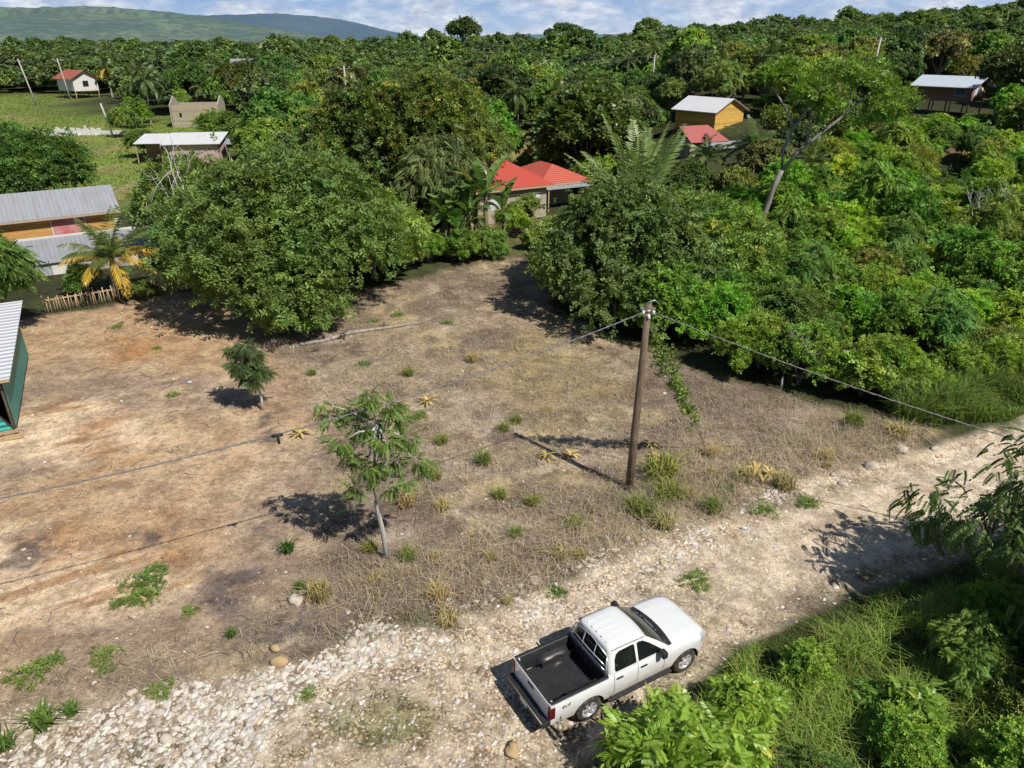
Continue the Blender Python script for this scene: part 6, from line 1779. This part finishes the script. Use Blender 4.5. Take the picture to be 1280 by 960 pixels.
def weed_mesh(seed, n, r, col):
    rg_ = np.random.default_rng(seed); a_ = rg_.uniform(0, 6.28, n); rr_ = r * rg_.random(n) ** .75 * (.45 + .75 * np.abs(np.sin(a_ * 1.5 + seed)))
    pos = np.stack([rr_ * np.cos(a_), rr_ * np.sin(a_), .05 + .16 * rg_.random(n)], 1); d = np.stack([np.cos(a_), np.sin(a_), rg_.uniform(-.1, .6, n)], 1)
    V, Cc = spread(t_twig(8, .5, .26, seed), pos, frames(d, np.tile([0, 0, 1.0], (n, 1)) + rg_.normal(0, .3, (n, 3))), rg_.uniform(.08, .17, n), np.array(col) * rg_.uniform(.65, 1.3, (n, 1)))
    return quads_mesh('weed', V, Cc, M_LEAF)


def put(name, me, u, v, s, lab, cat, group=None, tint=(1, 1, 1)):
    x, y = ground_point(u, v); o = obj(name, me); o.location = (x, y, hz(x, y)); o.scale = (s, s, s); o.rotation_euler = (0, 0, (u * 7 + v) % 6); o.color = (*tint, 1)
    return tag(o, lab, cat, group)


WD = [weed_mesh(s, 150, .55, (.17, .28, .05)) for s in (1, 2, 3)]; TF = [tuft_mesh(s, 150, .55, .24, (.27, .31, .075)) for s in (4, 5)]; DT = [tuft_mesh(s, 160, .50, .27, (.46, .39, .17), mat=M_STRAW) for s in (6, 7)]; LT = tuft_mesh(8, 90, .5, .16, (.10, .19, .035), .04)
for i, (u, v, s, lab) in enumerate([(185, 730, 1.5, 'largest patch of green weeds on the bare lot'), (178, 750, 1.2, 'green weed patch just below the largest weed patch'), (40, 848, 1.2, 'green weed patch at the lower left of the bare lot'), (132, 822, .9, 'slim weed clump right of the lower left patch'), (68, 828, .7, 'small weed clump above the lower left patch'), (135, 838, .55, 'tiny dark weed below the slim clump'),
                                    (238, 768, .6, 'small weed right of the largest weed patch'), (148, 757, .6, 'small weed left of the largest weed patch'), (200, 864, .8, 'weed at the top edge of the white stones at left'), (385, 872, .6, 'weed growing among the white stones'), (697, 743, .7, 'weed in the dry grass just above the truck cab'), (905, 612, .9, 'dark green weed in the dry grass near the road bend'),
                                    (525, 522, .9, 'green weed right of the slender young tree crown'), (455, 457, .9, 'green weed above the slender young tree'), (820, 640, .8, 'green weed right of the pole foot'), (560, 405, .9, 'green weed beside the far end of the fallen log'), (497, 395, 1.0, 'leafy weed above the fallen log'), (468, 402, .8, 'small weed between the log and the huge bush'),
                                    (145, 410, .9, 'weed by the picket fence side of the dirt lot'), (196, 436, .6, 'yellowish weed on the dirt lot near the small tree'), (216, 495, .7, 'yellow green weed left of the small dense tree'), (955, 640, 1.1, 'low green patch beside the road bend'), (1010, 632, 1.0, 'thin green patch at the road edge near the bend'), (870, 730, 1.1, 'mossy green weed patch on the road above the truck bonnet')]):
    put('weed_clump', WD[i % 3], u, v, s * .72, lab, 'weed', 'green weeds on the lot and road', (1.25, 1.15, .9) if 'yellow' in lab else (1, 1, 1))
for i, (u, v, s, lab) in enumerate([(55, 910, 1.3, 'tall grass clump at the lower left corner'), (360, 690, 1.0, 'bright grass tuft left of the slender tree foot'), (375, 736, .6, 'small grass tuft above the large pale boulder'), (290, 797, .6, 'grass tuft on the dry slope above the white stones'), (8, 935, 1.0, 'grass clump at the bottom left corner edge'), (90, 893, .8, 'short grass clump right of the lower left one')]):
    put('grass_tuft', LT, u, v, s, lab, 'grass tuft', 'bright grass tufts at the left', (1, 1, 1))
for i, (u, v, s, lab) in enumerate([(825, 600, 2.29, 'largest yellow green grass tuft right of the pole'), (835, 625, 1.76, 'grass tuft below the largest one beside the pole'), (800, 645, 1.62, 'grass tuft just below the pole foot'), (625, 622, .9, 'round grass tuft left of the pole'), (666, 632, .9, 'round grass tuft nearer to the pole'), (645, 672, .9, 'grass tuft beside the pale stones left of the pole'), (552, 555, 1.0, 'grass tuft right of the slender tree'),
                                    (605, 580, 1.2, 'wide grass tuft in the middle of the lot'), (510, 700, 1.0, 'grass tuft right of the slender tree foot'), (463, 690, .9, 'grass tuft at the slender tree foot'), (545, 600, .8, 'small grass tuft behind the slender tree'), (590, 452, 1.2, 'yellowish grass tuft in the far half of the lot'), (510, 470, 1.0, 'grass tuft above the slender tree crown'), (890, 640, 1.2, 'grass tuft left of the road bend'), (720, 660, .9, 'grass tuft between the pole and the truck'),
                                    (1065, 535, 1.6, 'tall yellow grass tuft at the thicket corner'), (1120, 548, 1.6, 'dry grass tuft right of the thicket corner'), (390, 470, .8, 'yellow grass tuft beside the pale wood chips'), (560, 780, 1.0, 'dry tuft above the truck tail'), (700, 700, 1.1, 'dry brown tuft above the litter'), (830, 660, 1.3, 'dry leaning tuft right of the litter'), (980, 610, 1.4, 'dry tuft above the road bend'), (930, 600, 1.3, 'dry tuft beside the yellow dried plant'), (630, 540, .9, 'faint grass tuft near the white patch'), (645, 530, .9, 'faint grass tuft right of the white patch')]):
    put('grass_tuft', (DT if 'dry' in lab or 'yellowish' in lab else TF)[i % 2], u, v, s, lab, 'grass tuft', 'grass tufts on the dry lot')


for i, (u, v) in enumerate([(560, 690), (600, 705), (650, 715), (540, 740), (470, 735), (420, 745), (610, 760), (730, 690), (850, 600), (880, 585), (900, 570), (960, 575), (1010, 570), (1040, 580), (870, 620), (760, 650), (700, 640), (500, 620), (570, 640), (680, 700)]):
    u += random.uniform(-45, 45); v += random.uniform(-16, 16)
    put('grass_tuft', DT[i % 2], u + 3, v, random.choice((.5, .7, .9, 1.1)) * random.uniform(.85, 1.2), 'straw coloured grass tuft in the rough front strip of the dry lot', 'grass tuft', 'straw coloured tufts along the front of the lot', (.95, .9, .85) if i % 3 else (1.1, 1.05, 1))


def dried_plant(seed):
    rg_ = np.random.default_rng(seed); V = []; Cc = []
    for i in range(12):
        az = i * 2.4; el = R(rg_.uniform(45, 88)); hv = np.array([math.cos(az), math.sin(az), 0]); sd = np.array([-math.sin(az), math.cos(az), 0]); p = np.array([0, 0, .02]); c_ = np.array([.60, .46, .17]) * rg_.uniform(.6, 1.2); L = rg_.uniform(.4, .75)
        for k in range(6):
            q = p + (hv * math.cos(el) + np.array([0, 0, math.sin(el)])) * L / 6; w0 = .05 * math.sin(math.pi * (k + .4) / 6.6); w1 = .05 * math.sin(math.pi * (k + 1.4) / 6.6) if k < 5 else .004
            V += [p - sd * w0, p + sd * w0, q + sd * w1, q - sd * w1]; Cc += [c_] * 4; p = q; el -= R(22)
    return quads_mesh('dried_plant', np.array(V), np.array(Cc), M_STRAW)


DP = [dried_plant(1), dried_plant(2)]
for i, (u, v, s, lab) in enumerate([(684, 574, .95, 'dried yellow plant left of two on the pole shadow'), (713, 572, .9, 'dried yellow plant right of two on the pole shadow'), (944, 595, 1.3, 'dried yellow plant left of two near the road bend'), (962, 596, 1.1, 'dried yellow plant right of two near the road bend'), (812, 560, .8, 'dried yellow plant right of the pole'), (375, 545, 1.1, 'dried yellow plant left of the slender tree'), (535, 505, 1.0, 'dried yellow plant above the white patch'), (818, 572, .7, 'dried orange plant behind the pole')]):
    put('dried_plant', DP[i % 2], u, v, s, lab, 'dried plant', 'dried yellow plants on the lot')

# fallen log, stick, stake, litter
lx0, ly0 = ground_point(376, 433); lx1, ly1 = ground_point(512, 405)
mb = MB(); v0 = Vector((lx1 - lx0, ly1 - ly0, 0))
mb.tube([Vector((0, 0, .10)), v0 * .2 + Vector((.05, -.12, .10)), v0 * .45 + Vector((-.1, .18, .11)), v0 * .72 + Vector((.05, -.05, .09)), v0 * 1.15 + Vector((.1, -.4, .05))], [.11, .10, .115, .08, .03], 9)
mb.tube([v0 * .72 + Vector((0, 0, .12)), v0 * .72 + Vector((.5, .35, .75))], [.05, .03], 6)
o = mb.build('fallen_log', bark_material('log_bark', (.16, .13, .10), (.46, .42, .37), 3)); o.location = (lx0, ly0, hz(lx0, ly0)); tag(o, 'pale fallen log lying on dry grass in front of the huge olive tree', 'log')
x, y = ground_point(368, 448); mb = MB(); mb.tube([(0, 0, -.1), (.02, 0, .75)], .025, 6); o = mb.build('wooden_stake', M_WOOD); o.location = (x, y, hz(x, y)); tag(o, 'short wooden stake beside the near end of the fallen log', 'stake')
M_LIT = paint_material('plastic_litter', (.55, .66, .74), .3, .3)
for u, v, lab in ((758, 674, 'crumpled pale blue litter left of two below the pole'), (803, 663, 'clear plastic bottle litter right of two below the pole'), (930, 663, 'small blue plastic bottle at the road edge'), (237, 479, 'small white scrap of litter on the dirt lot')):
    x, y = ground_point(u, v); mb = MB(); mb.tube([(-.11, 0, .05), (.05, .01, .05), (.09, .02, .05), (.13, .02, .05)], [.045, .048, .02, .018], 8); o = mb.build('plastic_bottle' if 'bottle' in lab else 'litter', M_LIT); o.location = (x, y, hz(x, y)); o.rotation_euler = (0, .1, u % 6); tag(o, lab, 'litter')
# cloth drying by the pole among the trees
x, y = ground_point(422, 158)
t = thing('clothesline', 'bright orange, white and blue cloths hanging among trees below the pale pole', 'clothesline', (x, y, hz(x, y) + 1.2), R(15))
for i, (q, zz_, w, h_, cc) in enumerate(((-.9, .1, .9, .9, (.70, .42, .20)), (.1, .5, .7, .7, (.08, .22, .55)), (.9, .6, .6, .9, (.72, .45, .16)), (.95, 2.2, .6, .7, (.75, .75, .73)))):
    mb = MB(); mb.grid([[(q + w * a_ - w / 2, .08 * math.sin(a_ * 6 + b_), zz_ + h_ * b_) for a_ in np.linspace(0, 1, 6)] for b_ in np.linspace(0, 1, 4)]); mb.build('cloth', simple('cloth', cc, .8), t)
mb = MB(); mb.tube([(-2, 0, 1.6), (2, 0, 1.6)], .02, 4); mb.tube([(-2, 0, -1.4), (-2, 0, 1.7)], .05, 5); mb.tube([(2, 0, -1.4), (2, 0, 3.0)], .05, 5); mb.build('line', M_PALE, t)
